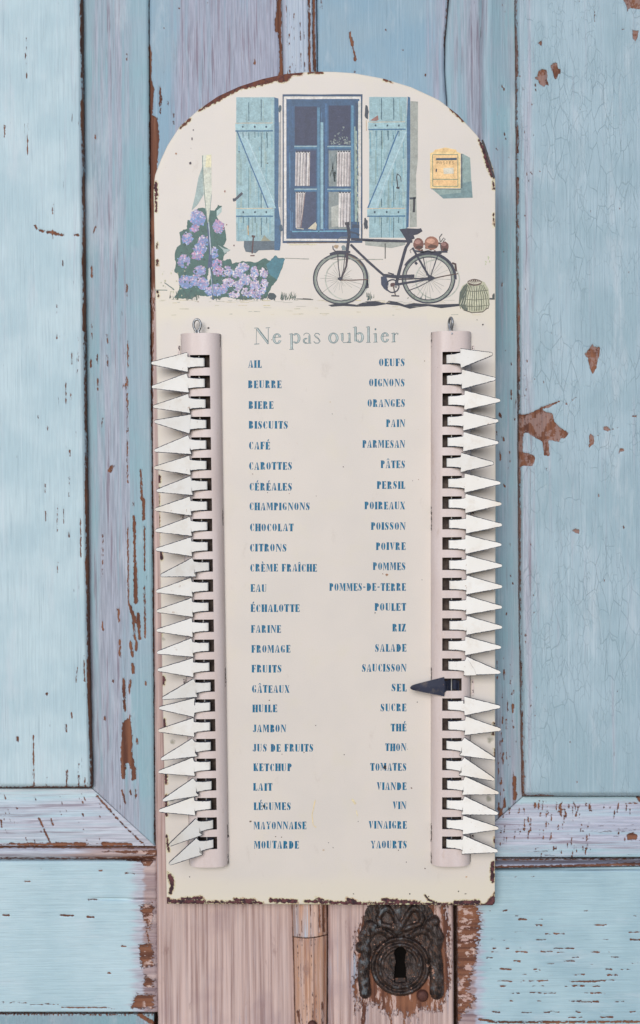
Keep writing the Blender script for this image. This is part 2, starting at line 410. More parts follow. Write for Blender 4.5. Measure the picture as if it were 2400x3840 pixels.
# --- left moulding, horizontal
def d_mh(X, Y, U, V): return 0.0135 - 0.011 * smooth01((Y - 1864) / 133 * 1.05) ** 0.8 + 0.0003 * wobble(Y, X, .03, 5)
ch = []
r = random.Random(9)
for k in range(34):
    x = r.uniform(5, 330); y = r.uniform(1870, 1985); l = r.uniform(3, 13); 
    if y > mit(x) - 4 or True: ch.append(('l', [(x, y), (x + l * .35, y + l)], r.uniform(0.8, 2.4), 8))
for (a, b, w_) in (((220, 1010), (245, 1060), 4), ((250, 1075), (285, 1150), 4), ((290, 1015), (300, 1050), 4), ((5, 1020), (10, 1060), 4)):
    ch.append(('l', c5([a, b]), w_, 8))
ch += [('l', [(x, 1994), (x + 22, 1995)], r.choice([2, 6, 9, 5])) for x in range(-20, 290, 22)]
ch += [('l', c5([(545, 880), (700, 1050), (820, 1165)]), 3)]
grid_piece('moulding', left, [(-420, 1800), (-420, 2100)], [(367.5, 1800), (368, 2100)], 1864, 1998.5, d_mh, m_h, ch,
           tint=lambda X, Y: 0.65 + 0.25 * smooth01((X - 150) / 150) - .2 * (Y < 1885), fleck=lambda X, Y: 0.25 + 0 * X,
           top=lambda x: np.where(x < 218, 1863.5, 1863.5 + (x - 218) * (2000.5 - 1863.5) / (367 - 218.0)).clip(0, 1998), step=3)
# --- bead under it, rail, lower moulding
def d_bead(X, Y, U, V): return 0.004 - 0.005 * np.sin(np.pi * np.clip(V, 0, 1)) ** 0.7
grid_piece('bead', left, [(-420, 1900), (-420, 2100)], [(369, 1900), (370, 2100)], 1999, 2031, d_bead, m_h,
           [('l', [(-420, 2001), (369, 2001)], [3, 6]), ('l', [(-420, 2027), (200, 2028), (369, 2029)], [1, 4, 14]), ('l', [(240, 2012), (369, 2014)], [1, 12])],
           tint=lambda X, Y: 0.9 + 0 * X, bare=lambda X, Y: 0.3 + 0.4 * smooth01((X - 120) / 160), step=2.5)
def d_rail(X, Y, U, V): return 0.0002 * wobble(Y, X, .03, 2) + 0.0012 * smooth01((X - 366) / 6) * (X < 400) + 0.003 * smooth01((2036 - Y) / 5) + 0.0045 * np.exp(-((Y - (2124 + (X - 210) * .02)) / 1.6) ** 2) * smooth01((X - 205) / 60)
ch = [('p', c5([(795, 1500), (865, 1490), (872, 1560), (850, 1650), (820, 1600)]), 0, 34), ('p', c5([(790, 1730), (860, 1720), (872, 1850), (800, 1860)]), 0, 34), ('p', c5([(820, 1900), (870, 1930), (868, 1975), (815, 1970)]), 0, 34),
      ('p', c5([(775, 2010), (872, 2010), (868, 2095), (740, 2085)]), 0, 34), ('p', c5([(640, 1245), (875, 1245), (850, 1285), (815, 1280), (800, 1258)])), ('l', c5([(690, 1320), (760, 1325)]), 2), ('l', c5([(830, 1640), (850, 1740)]), 4)]
for x, xb, y, w_ in ((140, 170, 1368, 3), (18, 50, 1560, 4), (340, 415, 1562, 4), (495, 530, 1570, 5), (500, 550, 1472, 3), (560, 580, 1306, 4), (690, 710, 1735, 4), (612, 625, 1887, 4), (110, 140, 1523, 2), (230, 232, 1300, 3), (260, 290, 2065, 3), (0, 160, 2055, 2), (170, 330, 2068, 2), (350, 600, 2085, 2.5), (550, 700, 2088, 2)):
    ch.append(('l', c5([(x, y), (xb, y + 1)]), w_, 8))
grid_piece('rail', left, [(-420, 2000), (-420, 2500)], [(370, 2000), (373, 2392)], 2033, 2391, d_rail, m_h, ch,
           tint=lambda X, Y: 0.02 + 0.9 * smooth01((X - 285) / 60) + 0.15 * smooth01((2075 - Y) / 30) * (X > 230),
           bare=lambda X, Y: 0.85 * smooth01((X - 318) / 40), fleck=lambda X, Y: 0.12 + 0 * X, wob=0.4, step=3.5)
grid_piece('moulding', left, [(-420, 2300), (-420, 2600)], [(362, 2300), (366, 2600)], 2396, 2720, lambda X, Y, U, V: 0.004 + 0.009 * np.clip(V * 2.6, 0, 1), m_mv,
           [('l', [(-420, 2396), (366, 2398)], 3), ('l', [(330, 2398), (366, 2420)], 10)], tint=lambda X, Y: 0.15 + 0.3 * (X > 320))
# --- left stile
def d_st(X, Y, U, V): return 0.0002 * wobble(X, Y, .05, 4) + 0.0015 * smooth01((lerp_edge(GE, Y) + 5 - X) / 5) + 0.0018 * smooth01((X - lerp_edge(A0, Y) + 14) / 14)
ch = [('p', c1([(700, 200), (716, 230), (716, 380), (728, 420), (724, 480), (718, 545), (745, 556), (754, 660), (748, 720), (742, 790), (738, 900), (736, 1300), (728, 1512), (724, 1700), (722, 2000), (700, 2000)])),
      ('l', c1([(757, 410), (759, 470), (757, 535)]), [4, 6, 4]), ('l', c1([(793, 480), (793, 492)]), 4), ('l', c1([(818, 535), (818, 555)]), 4), ('l', c1([(818, 575), (818, 590)]), 3),
      ('l', c1([(1203, 280), (1203, 305)]), 4), ('l', c1([(848, 38), (850, 42)]), 4), ('l', c1([(870, 240), (872, 244)]), 3), ('l', c1([(980, 12), (982, 16)]), 3), ('l', c1([(770, 130), (780, 135)]), 2),
      ('l', [(355, 830), (362, 1500)], [3, 1]),
      ('p', s1([(270, -200), (350, -200), (350, 0), (355, 560), (395, 1350), (280, 1370), (318, 1270), (325, 950), (300, 600), (235, 540), (238, 330), (268, 230), (268, 60)], .1333, 617.4, 0))]
grid_piece('stile', left, [(x + 0.6, y) for x, y in GE], [(x - 0.5, y) for x, y in A0], -300, 2700, d_st, m_st, ch,
           tint=lambda X, Y: np.clip(0.35 + 0.5 * smooth01((X - 390) / 60) + 0.25 * wobble(X, Y, .02, 8), 0, 1) + 0.5 * (Y > 800),
           bare=lambda X, Y: np.maximum(smooth01((Y - 800) / 400) * (0.8 + 0.15 * wobble(X, Y, 0.05, 12)), 0.7 * (X < 378) * smooth01((Y - 620) / 100)), fleck=lambda X, Y: 0.3 - 0.2 * (Y > 2000), wob=0.5)
# --- cover strip (half-round, reeded), in two lengths
def d_astr(X, Y, U, V):
    a = (U - 0.5) * 2
    p = np.sqrt(np.clip(1 - np.abs(a) ** 2.4, 0, 1))
    reed = sum(np.exp(-((U - c + 0.02 * wobble(X * 0, Y, .006, int(c * 90))) / 0.014) ** 2) * (0.0014 if c > .7 else 0.0009) for c in (.07, .13, .2, .27, .35, .43, .52, .62, .77, .9))
    return 0.002 - 0.0105 * p + reed
def as_chips(lo):
    out = []
    for (u, w_) in ((.77, 5), (.9, 6)):
        pts = [(float(lerp_edge(A0, y) + u * 83 + 1.0 * math.sin(y * .03 + u * 9)), y) for y in range(-80, 2220, 40)]
        out.append(('l', pts, w_ if not lo else 3))
    for u in (.13, .2, .27, .35, .52, .62):
        rr = random.Random(int(u * 100)); y = -60
        while y < 2480:
            l = rr.uniform(15, 70); x = float(lerp_edge(A0, y) + u * 83)
            out.append(('l', [(x, y), (x + .8, y + l)], rr.uniform(0.3, 1.8), 7)); y += l + rr.uniform(5, 60)
    return out
grid_piece('cover_strip', left, A0, A1, -300, 2214, d_astr, m_as, as_chips(False), step=2.2,
           tint=lambda X, Y: 0.3 + 0 * X, bare=lambda X, Y: smooth01((Y - 600) / 600) * (0.55 + 0.45 * smooth01((X - 730) / 30)), fleck=lambda X, Y: 0.35 + 0 * X,
           bot=lambda x: 2212 + 5.5 * np.sin(np.pi * np.clip((x - 691) / 83, 0, 1)) - 5 * np.clip((x - 691) / 83, 0, 1), thick=0.009)
def d_astr2(X, Y, U, V): return d_astr(X, Y, U, V) + 0.0012 + 0.0014 * smooth01((U - .55) / .1)
grid_piece('cover_strip', left, [(x + .7, y) for x, y in A0], A1, 2214, 2700, d_astr2, m_as, as_chips(True) + [('l', [(704, 2390), (714, 2430)], 7), ('l', [(762, 2370), (764, 2440)], 5)], step=2.2,
           tint=lambda X, Y: 0.9 + 0 * X, bare=lambda X, Y: 0.95 + 0 * X, fleck=lambda X, Y: 0.35 + 0 * X,
           top=lambda x: 2214.5 + 5.5 * np.sin(np.pi * np.clip((x - 691) / 83, 0, 1)) - 5 * np.clip((x - 691) / 83, 0, 1), thick=0.009, label='lower length of the cover strip, stripped to tan wood')
# screw in the lower cover strip
def disc_lump(name, px, py, rad, d0, hgt, mat, parent, slot=False):
    bm = bmesh.new()
    c = door_pt(np.array(float(px)), np.array(float(py)), np.array(d0)); k = (D + d0) / FOC
    rings = [(1.0, 0.0), (0.95, 0.5), (0.75, 0.85), (0.4, 1.0)]
    prev = None
    for (f, h) in rings:
        vs = [bm.verts.new((c[0] + rad * k * f * math.cos(a), c[1] - hgt * h, c[2] + rad * k * f * math.sin(a))) for a in [i * math.tau / 20 for i in range(20)]]
        if prev:
            for i in range(20): bm.faces.new((prev[i], prev[(i + 1) % 20], vs[(i + 1) % 20], vs[i]))
        prev = vs
    bm.faces.new(prev)
    for v in bm.verts: v.co -= parent.location
    me = bpy.data.meshes.new(name); bm.to_mesh(me); bm.free(); me.materials.append(mat)
    me.polygons.foreach_set('use_smooth', [True] * len(me.polygons))
    o = bpy.data.objects.new(name, me); COL.objects.link(o); o.parent = parent
    return o
s = NT('rusty_screw'); m_screw = s.fin(s.mix(s.noise(s.coord(), 500, 3), lin((60, 34, 36)), lin((112, 72, 60))), 0.7, 0.4, 0.3)
disc_lump('screw', 737, 2421, 10, -0.008, 0.002, m_screw, left)

# --- right stile
def d_sr(X, Y, U, V): return 0.0002 * wobble(X, Y, .05, 24) + 0.003 * smooth01((X - lerp_edge(S1, Y) + 4) / 4) + 0.0010 * smooth01((lerp_edge(A1, Y) + 10 - X) / 10)
ch = [('l', c2([(612, -100), (605, 0), (590, 150), (590, 240), (605, 300), (612, 330), (595, 380), (612, 440), (616, 500)]), [3, 4, 3, 4, 10, 12, 3, 9, 12]),
      ('l', c2([(140, 150), (150, 200), (160, 240), (166, 285)]), [4, 7, 4, 6]), ('l', c2([(164, 335), (164, 345)]), 4), ('l', c2([(5, 0), (6, 45)]), 3), ('l', c2([(390, 230), (392, 240)]), 2.5), ('l', c2([(313, 140), (314, 150)]), 2.5), ('l', c2([(498, 353), (498, 362)]), 3),
      # worn round the keyhole plate
      ('p', [(838, 2215), (862, 2165), (880, 2135), (1050, 2135), (1062, 2190), (1062, 2330), (1040, 2390), (1000, 2385), (968, 2400), (940, 2390), (920, 2400), (880, 2370), (852, 2385), (832, 2330), (848, 2290), (838, 2250)], 0, 70),
      ('l', [(862, 2370), (856, 2430)], 9), ('l', [(842, 2300), (838, 2400)], 4), ('l', [(952, 2350), (956, 2425)], 5), ('l', [(968, 2350), (972, 2425)], 5), ('l', [(985, 2360), (988, 2420)], 4), ('l', [(912, 2350), (925, 2420)], 5)]
def bare_r(X, Y): return smooth01((Y - 800) / 400) * (0.72 + 0.2 * wobble(X, Y, 0.06, 14))
grid_piece('stile', right, [(x + 1.5, y) for x, y in A1], [(x - 1.6, y) for x, y in S1], -300, 2700, d_sr, m_st, ch,
           tint=lambda X, Y: 0.55 * smooth01((X - 960) / 90) + 0.05 + 0.8 * (Y > 800), bare=bare_r, fleck=lambda X, Y: 0.15 + 0.1 * (Y > 2000), wob=0.5)
# --- right moulding, vertical
def d_mvr(X, Y, U, V): return 0.0135 - 0.011 * smooth01((1 - U) * 1.05) ** 0.8 + 0.0005 * wobble(X, Y, .03, 29) + 0.0012 * smooth01((0.04 - U) / 0.04) + 0.0016 * np.exp(-((U - .55) / .05) ** 2)
r = random.Random(16); ch = []
for k in range(110):
    y = r.uniform(900, 2000) if k > 25 else r.uniform(0, 900); x = r.uniform(1172, 1218); l = r.uniform(2, 8) if k < 60 else r.uniform(4, 26)
    if k >= 60: y = r.uniform(1560, 2000)
    ch.append(('l', [(x, y), (x + .5, y + l)], r.uniform(1.4, 3.4), 8))
ch += [('l', c4([(650, 740), (655, 755)]), 6), ('l', c4([(628, 590), (632, 610)]), 5), ('l', c4([(632, 830), (632, 880)]), 4), ('l', c4([(700, 440), (702, 500)]), 3)]
ch += [('l', c6([(800, 780), (805, 900)]), 8), ('l', c6([(725, 960), (725, 1010)]), 6)]
mitr = lambda x: 1881 + (1236 - x) * (2024 - 1881) / (1236 - 1075.0)
grid_piece('moulding', right, S1, [(x - 1.5, y) for x, y in PR], -300, 2024, d_mvr, m_mv, ch,
           tint=lambda X, Y: 0.35 + 0.45 * np.exp(-((X - 1120) / 28) ** 2) * (Y < 900) + 0.25 * smooth01((Y - 1600) / 200), fleck=lambda X, Y: 0.35 + 0.25 * smooth01((Y - 1500) / 300),
           bot=mitr, wob=0.6)
def d_mhr(X, Y, U, V): return 0.0135 - 0.011 * smooth01((Y - 1883) / 141 * 1.05) ** 0.8 + 0.0003 * wobble(Y, X, .03, 15)
r = random.Random(19); ch = []
for k in range(120):
    x = r.uniform(1175, 1400) if k < 90 else r.uniform(1175, 1512); y = r.choice([r.uniform(1890, 1925), r.uniform(1930, 2015)]); l = r.uniform(3, 20)
    ch.append(('l', [(x, y), (x - l * .1, y + l)], r.uniform(1.2, 3.0), 8))
ch += [('p', c6([(1435, 1105), (1475, 1090), (1500, 1110), (1495, 1130), (1465, 1135), (1440, 1130)])), ('l', c6([(1430, 928), (1512, 924)]), 2), ('l', c6([(1500, 890), (1512, 915)]), 6)]
grid_piece('moulding', right, [(1077, 1800), (1077, 2100)], [(1960, 1800), (1960, 2100)], 1882, 2025, d_mhr, m_hr, ch, top=lambda x: np.where(x > 1236, 1882.5, 1882.5 + (1236 - x) * (2026 - 1882.5) / (1236 - 1075.0)).clip(0, 2024),
           tint=lambda X, Y: 0.75 - .35 * (Y < 1900) - .25 * (Y > 2005), fleck=lambda X, Y: 0.5 * (Y > 1925) + 0.2, step=3)
def d_beadr(X, Y, U, V): return 0.010 - 0.0105 * smooth01(V * 1.25)
grid_piece('bead', right, [(1076, 1900), (1076, 2100)], [(1960, 1900), (1960, 2100)], 2029, 2051, d_beadr, m_hr,
           [('l', [(1076, 2049), (1300, 2047), (1512, 2041)], [5, 5, 7]), ('l', [(1150, 2031), (1512, 2030)], [3, 2])], tint=lambda X, Y: 0.9 + 0 * X, bare=lambda X, Y: 0.35 + 0 * X, step=2.5,
           bot=lambda x: 2051 - (x - 1168) * 0.016, top=lambda x: 2029 - 0 * x)
# --- right panel
def d_pr(X, Y, U, V): return 0.0035 + 0.0030 * smooth01((lerp_edge(PR, Y) + 9 - X) / 9.0) + 0.0030 * smooth01((Y - 1872) / 9.0) + 0.0001 * wobble(X, Y, .05, 33)
r = random.Random(25)
ch = [('l', [(lerp_edge(PR, y) + 1, y), (lerp_edge(PR, y + 60) + 1, y + 60)], r.choice([2, 4, 6, 3]), 10) for y in range(-60, 1870, 60)]
ch += [('p', ct(p), 0, 8) for p in ([(360, 815), (400, 780), (450, 795), (468, 885), (452, 900), (487, 978), (450, 960), (425, 990), (370, 950), (360, 905), (322, 912), (322, 878), (345, 880)],
       [(500, 745), (530, 715), (568, 715), (580, 775), (615, 790), (612, 840), (582, 845), (560, 905), (535, 870), (515, 800)], [(352, 492), (397, 456), (399, 522)],
       [(1325, -60), (1720, -60), (1720, 105), (1440, 102), (1400, 85), (1372, 125), (1365, 80), (1325, 0)], [(1428, 345), (1497, 347), (1478, 440), (1455, 465), (1428, 420)])]
ch += [('p', cm_(p), 0, 8) for p in ([(110, 460), (160, 470), (250, 460), (350, 410), (380, 395), (440, 440), (500, 445), (530, 475), (535, 540), (590, 600), (650, 640), (700, 680), (670, 735), (610, 740), (600, 780), (480, 760), (480, 870), (420, 870), (400, 770), (340, 740), (230, 670), (190, 690), (185, 760), (180, 910), (110, 910)],
       [(110, 900), (250, 905), (320, 940), (320, 990), (290, 1055), (180, 1050), (110, 1075)], [(945, 680), (987, 720), (987, 800), (932, 842)], [(1098, 608), (1135, 602), (1178, 640), (1150, 660), (1100, 645)],
       [(1268, 908), (1285, 858), (1320, 853), (1335, 875)], [(1395, 502), (1475, 472), (1475, 496)], [(422, 866), (482, 866), (494, 930), (475, 945), (422, 925)])]
ch += [('l', cm_([(380, 400), (480, 370), (600, 315)]), [5, 6, 2], 8), ('l', cm_([(665, 340), (690, 350)]), 2, 8), ('l', cm_([(745, 305), (790, 270)]), 2, 8), ('l', cm_([(700, 680), (820, 640)]), .6, 6), ('l', cm_([(985, 720), (1090, 690)]), 1, 6), ('l', cm_([(1175, 640), (1270, 618)]), 1, 6)]
ch += [('p', c4([(1162, 215), (1190, 185), (1215, 152), (1225, 170), (1260, 168), (1258, 230), (1243, 250), (1238, 300), (1215, 342), (1200, 315), (1183, 240)]), 0, 8), ('p', c4([(1085, 1325), (1110, 1315), (1132, 1325), (1125, 1345), (1100, 1340)]), 0, 8), ('l', c4([(1409, 1300), (1410, 1310)]), 3)]
ch += [('l', ct([(848, 130), (850, 200)]), .8, 6), ('l', ct([(998, 130), (1000, 250)]), 1, 6), ('l', ct([(1245, 342), (1400, 322), (1440, 345)]), 1.4, 6), ('l', ct([(1372, 125), (1398, 180), (1398, 322)]), 1.4, 6), ('l', ct([(825, 0), (848, 130)]), .6, 6), ('l', ct([(550, 930), (550, 1120)]), .6, 6), ('l', ct([(1455, 465), (1455, 640)]), .8, 6)]
ch += [('l', c6([(848, 885), (880, 888), (950, 883), (1025, 885)]), [8, 4, 6, 2], 10), ('l', c6([(840, 500), (850, 880)]), [3, 5], 10)]
for k in range(60):
    x = r.uniform(1226, 1265) if k < 42 else r.uniform(1260, 1500); y = r.uniform(0, 1860)
    ch.append(('l', [(x, y), (x + .4, y + r.uniform(1, 7))], r.uniform(1.2, 2.8), 7))
grid_piece('panel', right, PR, [(1960, -80), (1960, 2000)], -300, 1881, d_pr, m_pr, ch,
           tint=lambda X, Y: 0.12 + 0.5 * np.exp(-((X - 1245) / 16) ** 2) + 0.1 * wobble(X, Y, .01, 3), fleck=lambda X, Y: 0.12 + 0 * X, wob=0.5, step=3.0)
# --- right rail
def d_rr(X, Y, U, V): return 0.0002 * wobble(Y, X, .03, 42) + 0.003 * smooth01((1083 - X) / 5) + 0.0045 * smooth01((2058 - Y) / 5)
r = random.Random(31)
ch = [('p', c6([(468, 1480), (590, 1490), (610, 1600), (596, 1700), (572, 1830), (535, 1990), (580, 2030), (530, 2100), (468, 2190)]), 0, 60),
      ('l', c6([(1110, 1935), (1230, 1937), (1370, 1928)]), [3, 4, 2], 8), ('l', c6([(880, 1935), (960, 1933)]), 3, 8), ('l', c6([(600, 2150), (700, 2168), (1512, 2165)]), 5), ('l', c6([(690, 1345), (1000, 1342)]), 1.2, 7)]
for y, segs in ((1535, 3), (1565, 2), (1583, 2), (1617, 3), (1655, 3), (1665, 2), (1700, 6), (1748, 5), (1770, 9), (1802, 3), (1820, 3), (1838, 4), (1868, 4), (1898, 5), (1935, 5), (1962, 6), (2002, 8), (2050, 9), (2110, 7), (2140, 3)):
    for k in range(segs):
        x = r.uniform(640, 1480); l = r.uniform(10, 75)
        ch.append(('l', c6([(x, y + r.uniform(-3, 3)), (x + l, y + r.uniform(-3, 3))]), r.uniform(1.2, 3.6), 8))
grid_piece('rail', right, [(1080, 2000), (1082, 2500)], [(1960, 2000), (1960, 2600)], 2053, 2700, d_rr, m_hr, ch,
           tint=lambda X, Y: 0.05 + 0.9 * smooth01((1165 - X) / 50) + 0.15 * smooth01((2100 - Y) / 30), bare=lambda X, Y: 0.65 * smooth01((1140 - X) / 25), fleck=lambda X, Y: 0.30 + 0.12 * (Y > 2280), wob=0.4, step=3.0,
           top=lambda x: 2053.5 - (x - 1168) * 0.016)
# --- dark core boards behind the joints
def box(name, a, b, mat, parent):
    x0, y0, z0 = a; x1, y1, z1 = b
    vs = [(x, y, z) for x in (x0, x1) for y in (y0, y1) for z in (z0, z1)]
    vs = np.array(vs) - np.array(parent.location)
    fs = [(0, 1, 3, 2), (4, 6, 7, 5), (0, 4, 5, 1), (2, 3, 7, 6), (0, 2, 6, 4), (1, 5, 7, 3)]
    return mesh_obj(name, vs, fs, mat, parent)
box('core_board', (-0.36, 0.0165, -0.46), (-0.0085, 0.034, 0.46), m_dark, left)
box('core_board', (-0.0082, 0.0165, -0.46), (0.37, 0.034, 0.46), m_dark, right)

# ------------------------------------------------------------------ keyhole plate
s = NT('weathered_cast_metal')
R_, G_, B_, A_, _ = s.attr('wear')
n1 = s.noise(s.coord(), 160, 4, 0.65); n2 = s.noise(s.coord(), 420, 4, 0.7); n3 = s.noise(s.coord((1, 1, .6), (.3, .1, .2)), 90, 3); n4 = s.noise(s.coord((1, 1, 1), (.9, .1, .2)), 260, 4, 0.7)
c_ = s.mix(s.ramp(n1, 0.35, 0.65), lin((40, 33, 32)), lin((80, 66, 61)))
c_ = s.mix(s.ramp(n2, 0.5, 0.7, 0, 0.7), c_, lin((118, 82, 62)))
c_ = s.mix(s.ramp(s.math('ADD', n1, s.math('MULTIPLY', G_, 0.17)), 0.60, 0.78, 0, 0.6), c_, lin((118, 132, 140)))
pk = s.ramp(s.math('ADD', n4, s.math('MULTIPLY', s.math('SUBTRACT', n3, 0.5), 0.4)), 0.655, 0.68)
c_ = s.mix(pk, c_, lin((186, 142, 122)))
s.bump(s.math('ADD', s.math('ADD', s.math('MULTIPLY', n1, .6), s.math('MULTIPLY', n2, 0.8)), s.math('MULTIPLY', pk, 0.3)), 0.9, 0.0009)
m_cast = s.fin(c_, s.ramp(n2, 0.3, 0.7, 0.38, 0.7), 0.5, 0.25)
s = NT('black_void'); m_void = s.fin(s.mix(s.noise(s.coord(), 200), (0.002, 0.002, 0.002), (0.008, 0.006, 0.005)), 0.95, 0.05)
s = NT('flaked_brass'); m_brass = s.fin(s.mix(s.ramp(s.noise(s.coord(), 300, 3), .4, .6), lin((34, 18, 12)), lin((84, 50, 32))), 0.6, 0.4, 0.3)

gx = np.arange(822, 1064, 1.3); gy = np.arange(2100, 2372, 1.3)
X, Y = np.meshgrid(gx, gy)
def smax(a, b, k=5.0): 
    h = np.clip(0.5 + 0.5 * (a - b) / k, 0, 1); return b + (a - b) * h + k * h * (1 - h) * 0.5
H = np.full(X.shape, -8.0)
def dome(H, x, y, rx, ry, h, rot=0.0, p=2.0, k=4):
    c, s_ = math.cos(rot), math.sin(rot)
    dx, dy = (X - x) * c + (Y - y) * s_, -(X - x) * s_ + (Y - y) * c
    q = 1 - np.abs(dx / rx) ** p - np.abs(dy / ry) ** p
    return smax(H, np.where(q > -1, np.sign(q) * np.sqrt(np.abs(q)) * h, -8), k)
def tube_(H, pts, w_, h):
    d = sd_line(X, Y, pts, 0.01)
    q = 1 - (d / w_) ** 2
    return smax(H, np.where(q > -1.2, np.sign(q) * np.sqrt(np.abs(q)) * h, -8), 3)
# side drops
for sx in (-1, 1):
    f = lambda x: 946 + sx * x
    H = tube_(H, [(f(86 if sx < 0 else 82), 2275), (f(87 if sx < 0 else 86), 2310), (f(83 if sx < 0 else 86), 2346)], 14.5 if sx < 0 else 17, 17)
    H = tube_(H, [(f(86), 2285), (f(80), 2245), (f(88), 2215), (f(72), 2185)], 12 if sx < 0 else 16, 16)
    H = dome(H, f(94 if sx < 0 else 84), 2240 if sx < 0 else 2232, 13, 13, 16)
    H = dome(H, f(68), 2192, 16, 14, 18, 0.5 * sx)
    H = dome(H, f(80), 2178 if sx > 0 else 2205, 14, 14, 18)
    H = tube_(H, [(f(4), 2185), (f(18), 2160), (f(30), 2145), (f(42), 2150), (f(52), 2170), (f(46), 2184), (f(24), 2190), (f(12), 2196)], 8, 17)
    H = tube_(H, [(f(20), 2215), (f(46), 2198), (f(66), 2200), (f(80), 2225)], 9, 13)
    H = tube_(H, [(f(8), 2130), (f(18), 2115), (f(40), 2120), (f(50), 2150)], 10, 13)
H = dome(H, 942, 2172, 84, 58, 7, k=2)
H = dome(H, 946, 2235, 92, 40, 5, k=2)
H = dome(H, 940, 2191, 18, 19, 22)
H = tube_(H, [(940, 2170), (940, 2110)], 10, 12)
rr_ = np.hypot(X - 946, Y - 2283)
ros = np.where(rr_ < 72, 9 + 4 * np.exp(-((rr_ - 65) / 4.5) ** 2) + 6 * np.exp(-((rr_ - 50) / 4.0) ** 2) + 2.5 * np.exp(-((rr_ - 42) / 2.0) ** 2) - 4 * np.exp(-((rr_ - 57.5) / 2.5) ** 2) - 1.5 * (rr_ < 38) + 1.0 * np.exp(-((rr_ - 35) / 1.6) ** 2), -8)
ros = np.where(rr_ > 67, ros - (rr_ - 67) * 2.2, ros)
ros = ros + (1.1 * wobble(X, Y, .28, 61) + 1.2 * wobble(X, Y, .8, 62)) * (rr_ < 70)
H = np.where(rr_ < 72, np.maximum(ros, np.minimum(H, ros + 1)), H)
r = np.random.RandomState(4)
H = H + 1.4 * wobble(X, Y, .35, 51) + 1.6 * wobble(X, Y, .6, 52) + r.uniform(-.25, .25, X.shape)
kx = 946.0
khole = (np.hypot(X - kx, Y - 2252) < 14) | ((np.abs(X - kx) < 11.5 + np.clip((Y - 2262) / 60, 0, 1) * 3.0 - 1.5 * np.exp(-((Y - 2275) / 8) ** 2)) & (Y > 2250) & (Y < 2323))
keep = (H > 0.4) & ~khole
P = door_pt(X, Y, -0.0008 - np.maximum(H, -1) * 0.00036)
base = np.array(right.location)
idx = np.arange(X.size).reshape(X.shape)
kf = keep[:-1, :-1] & keep[1:, :-1] & keep[1:, 1:] & keep[:-1, 1:]
F = np.stack([idx[:-1, :-1], idx[1:, :-1], idx[1:, 1:], idx[:-1, 1:]], -1)[kf]
used = np.unique(F); remap = -np.ones(X.size, int); remap[used] = np.arange(len(used))
F = remap[F]; PV = P.reshape(-1, 3)[used]
from collections import Counter
ec = Counter()
for f_ in F.tolist():
    for i in range(4): ec[(f_[i], f_[(i + 1) % 4])] += 1
faces = F.tolist(); extra = {}; ev = []
def bk(i):
    if i not in extra:
        extra[i] = len(PV) + len(ev); q = PV[i].copy(); q[1] = 0.0004; ev.append(q)
    return extra[i]
for (a, b) in list(ec):
    if (b, a) not in ec: faces.append([b, a, bk(a), bk(b)])
PV = np.vstack([PV, np.array(ev)])
patina = np.clip((H.ravel()[used] - 8) / 10, 0, 1) * (0.5 + 0.5 * (X.ravel()[used] < 900)) + 0.3 * ((Y.ravel()[used] > 2330) | (Y.ravel()[used] < 2165))
colr = np.zeros((len(PV), 4)); colr[:len(used), 1] = patina
kp = mesh_obj('keyhole_plate', PV - base, faces, m_cast, right, smooth=True, cols=colr)
kp['label'] = 'ornate dark cast keyhole plate with scrolls and ringed rosette'
kc = door_pt(np.array([930., 962.]), np.array([2236., 2326.]), np.array([-0.0005, -0.0005]))
kh = mesh_obj('keyhole', np.array([(kc[0][0], -0.0006, kc[0][2]), (kc[1][0], -0.0006, kc[0][2]), (kc[1][0], -0.0006, kc[1][2]), (kc[0][0], -0.0006, kc[1][2])]) - base, [(0, 1, 2, 3)], m_void, kp)
disc_lump('screw', 998, 2352, 14, -0.0004, 0.0030, m_screw, right)
k2 = door_pt(np.array([934., 958.]), np.array([2311., 2322.]), np.array([-0.0015, -0.0015]))
mesh_obj('lock_edge', np.array([(k2[0][0], -0.0012, k2[0][2]), (k2[1][0], -0.0012, k2[0][2]), (k2[1][0], -0.0022, k2[1][2]), (k2[0][0], -0.0022, k2[1][2])]) - base, [(0, 1, 2, 3)], m_brass, kp)

# ================================================================== THE MEMO BOARD
board = tag(empty('memo_board', tuple(BO), (TILT, 0, 0)),
            'arched cream shopping list board with printed window scene and two columns of arrow markers', 'memo board')
def bpts(px, py, h=0.0):
    u, v = loc(np.asarray(px, float), np.asarray(py, float), h)
    return np.stack([u, np.full(np.shape(u), 0.0) - h, v], -1)

s = NT('worn_cream_enamel')
R_, G_, B_, A_, _ = s.attr('wear')
nb = s.noise(s.coord(), 18, 3); nf = s.noise(s.coord(), 260, 4, 0.65); nj = s.noise(s.coord((1, 1, 1), (.4, .2, .7)), 420, 4, 0.7); nm = s.noise(s.coord(), 1400, 2)
c_ = s.mix(s.ramp(nb, 0.35, 0.65), lin((217, 207, 198)), lin((222, 211, 201)))
c_ = s.mix(s.ramp(s.noise(s.coord((1, 1, 1), (.8, .3, .5)), 40, 5, 0.65), 0.5, 0.72, 0, 0.4), c_, lin((220, 210, 192)))
c_ = s.mix(s.ramp(s.noise(s.coord((1, 1, .5), (.2, .9, .5)), 70, 6, 0.7), 0.6, 0.75, 0, 0.3), c_, lin((176, 160, 146)))
c_ = s.mix(s.ramp(nm, 0.3, 0.7, 0, 0.10), c_, lin((186, 174, 168)))
c_ = s.mix(s.ramp(s.math('ADD', G_, s.math('MULTIPLY', s.math('SUBTRACT', nb, 0.5), 0.6)), 0.15, 1.0), c_, lin((222, 211, 194)))
st = s.ramp(s.math('ADD', B_, s.math('MULTIPLY', s.math('SUBTRACT', nf, 0.5), 1.3)), 0.45, 0.95, 0, 0.75)
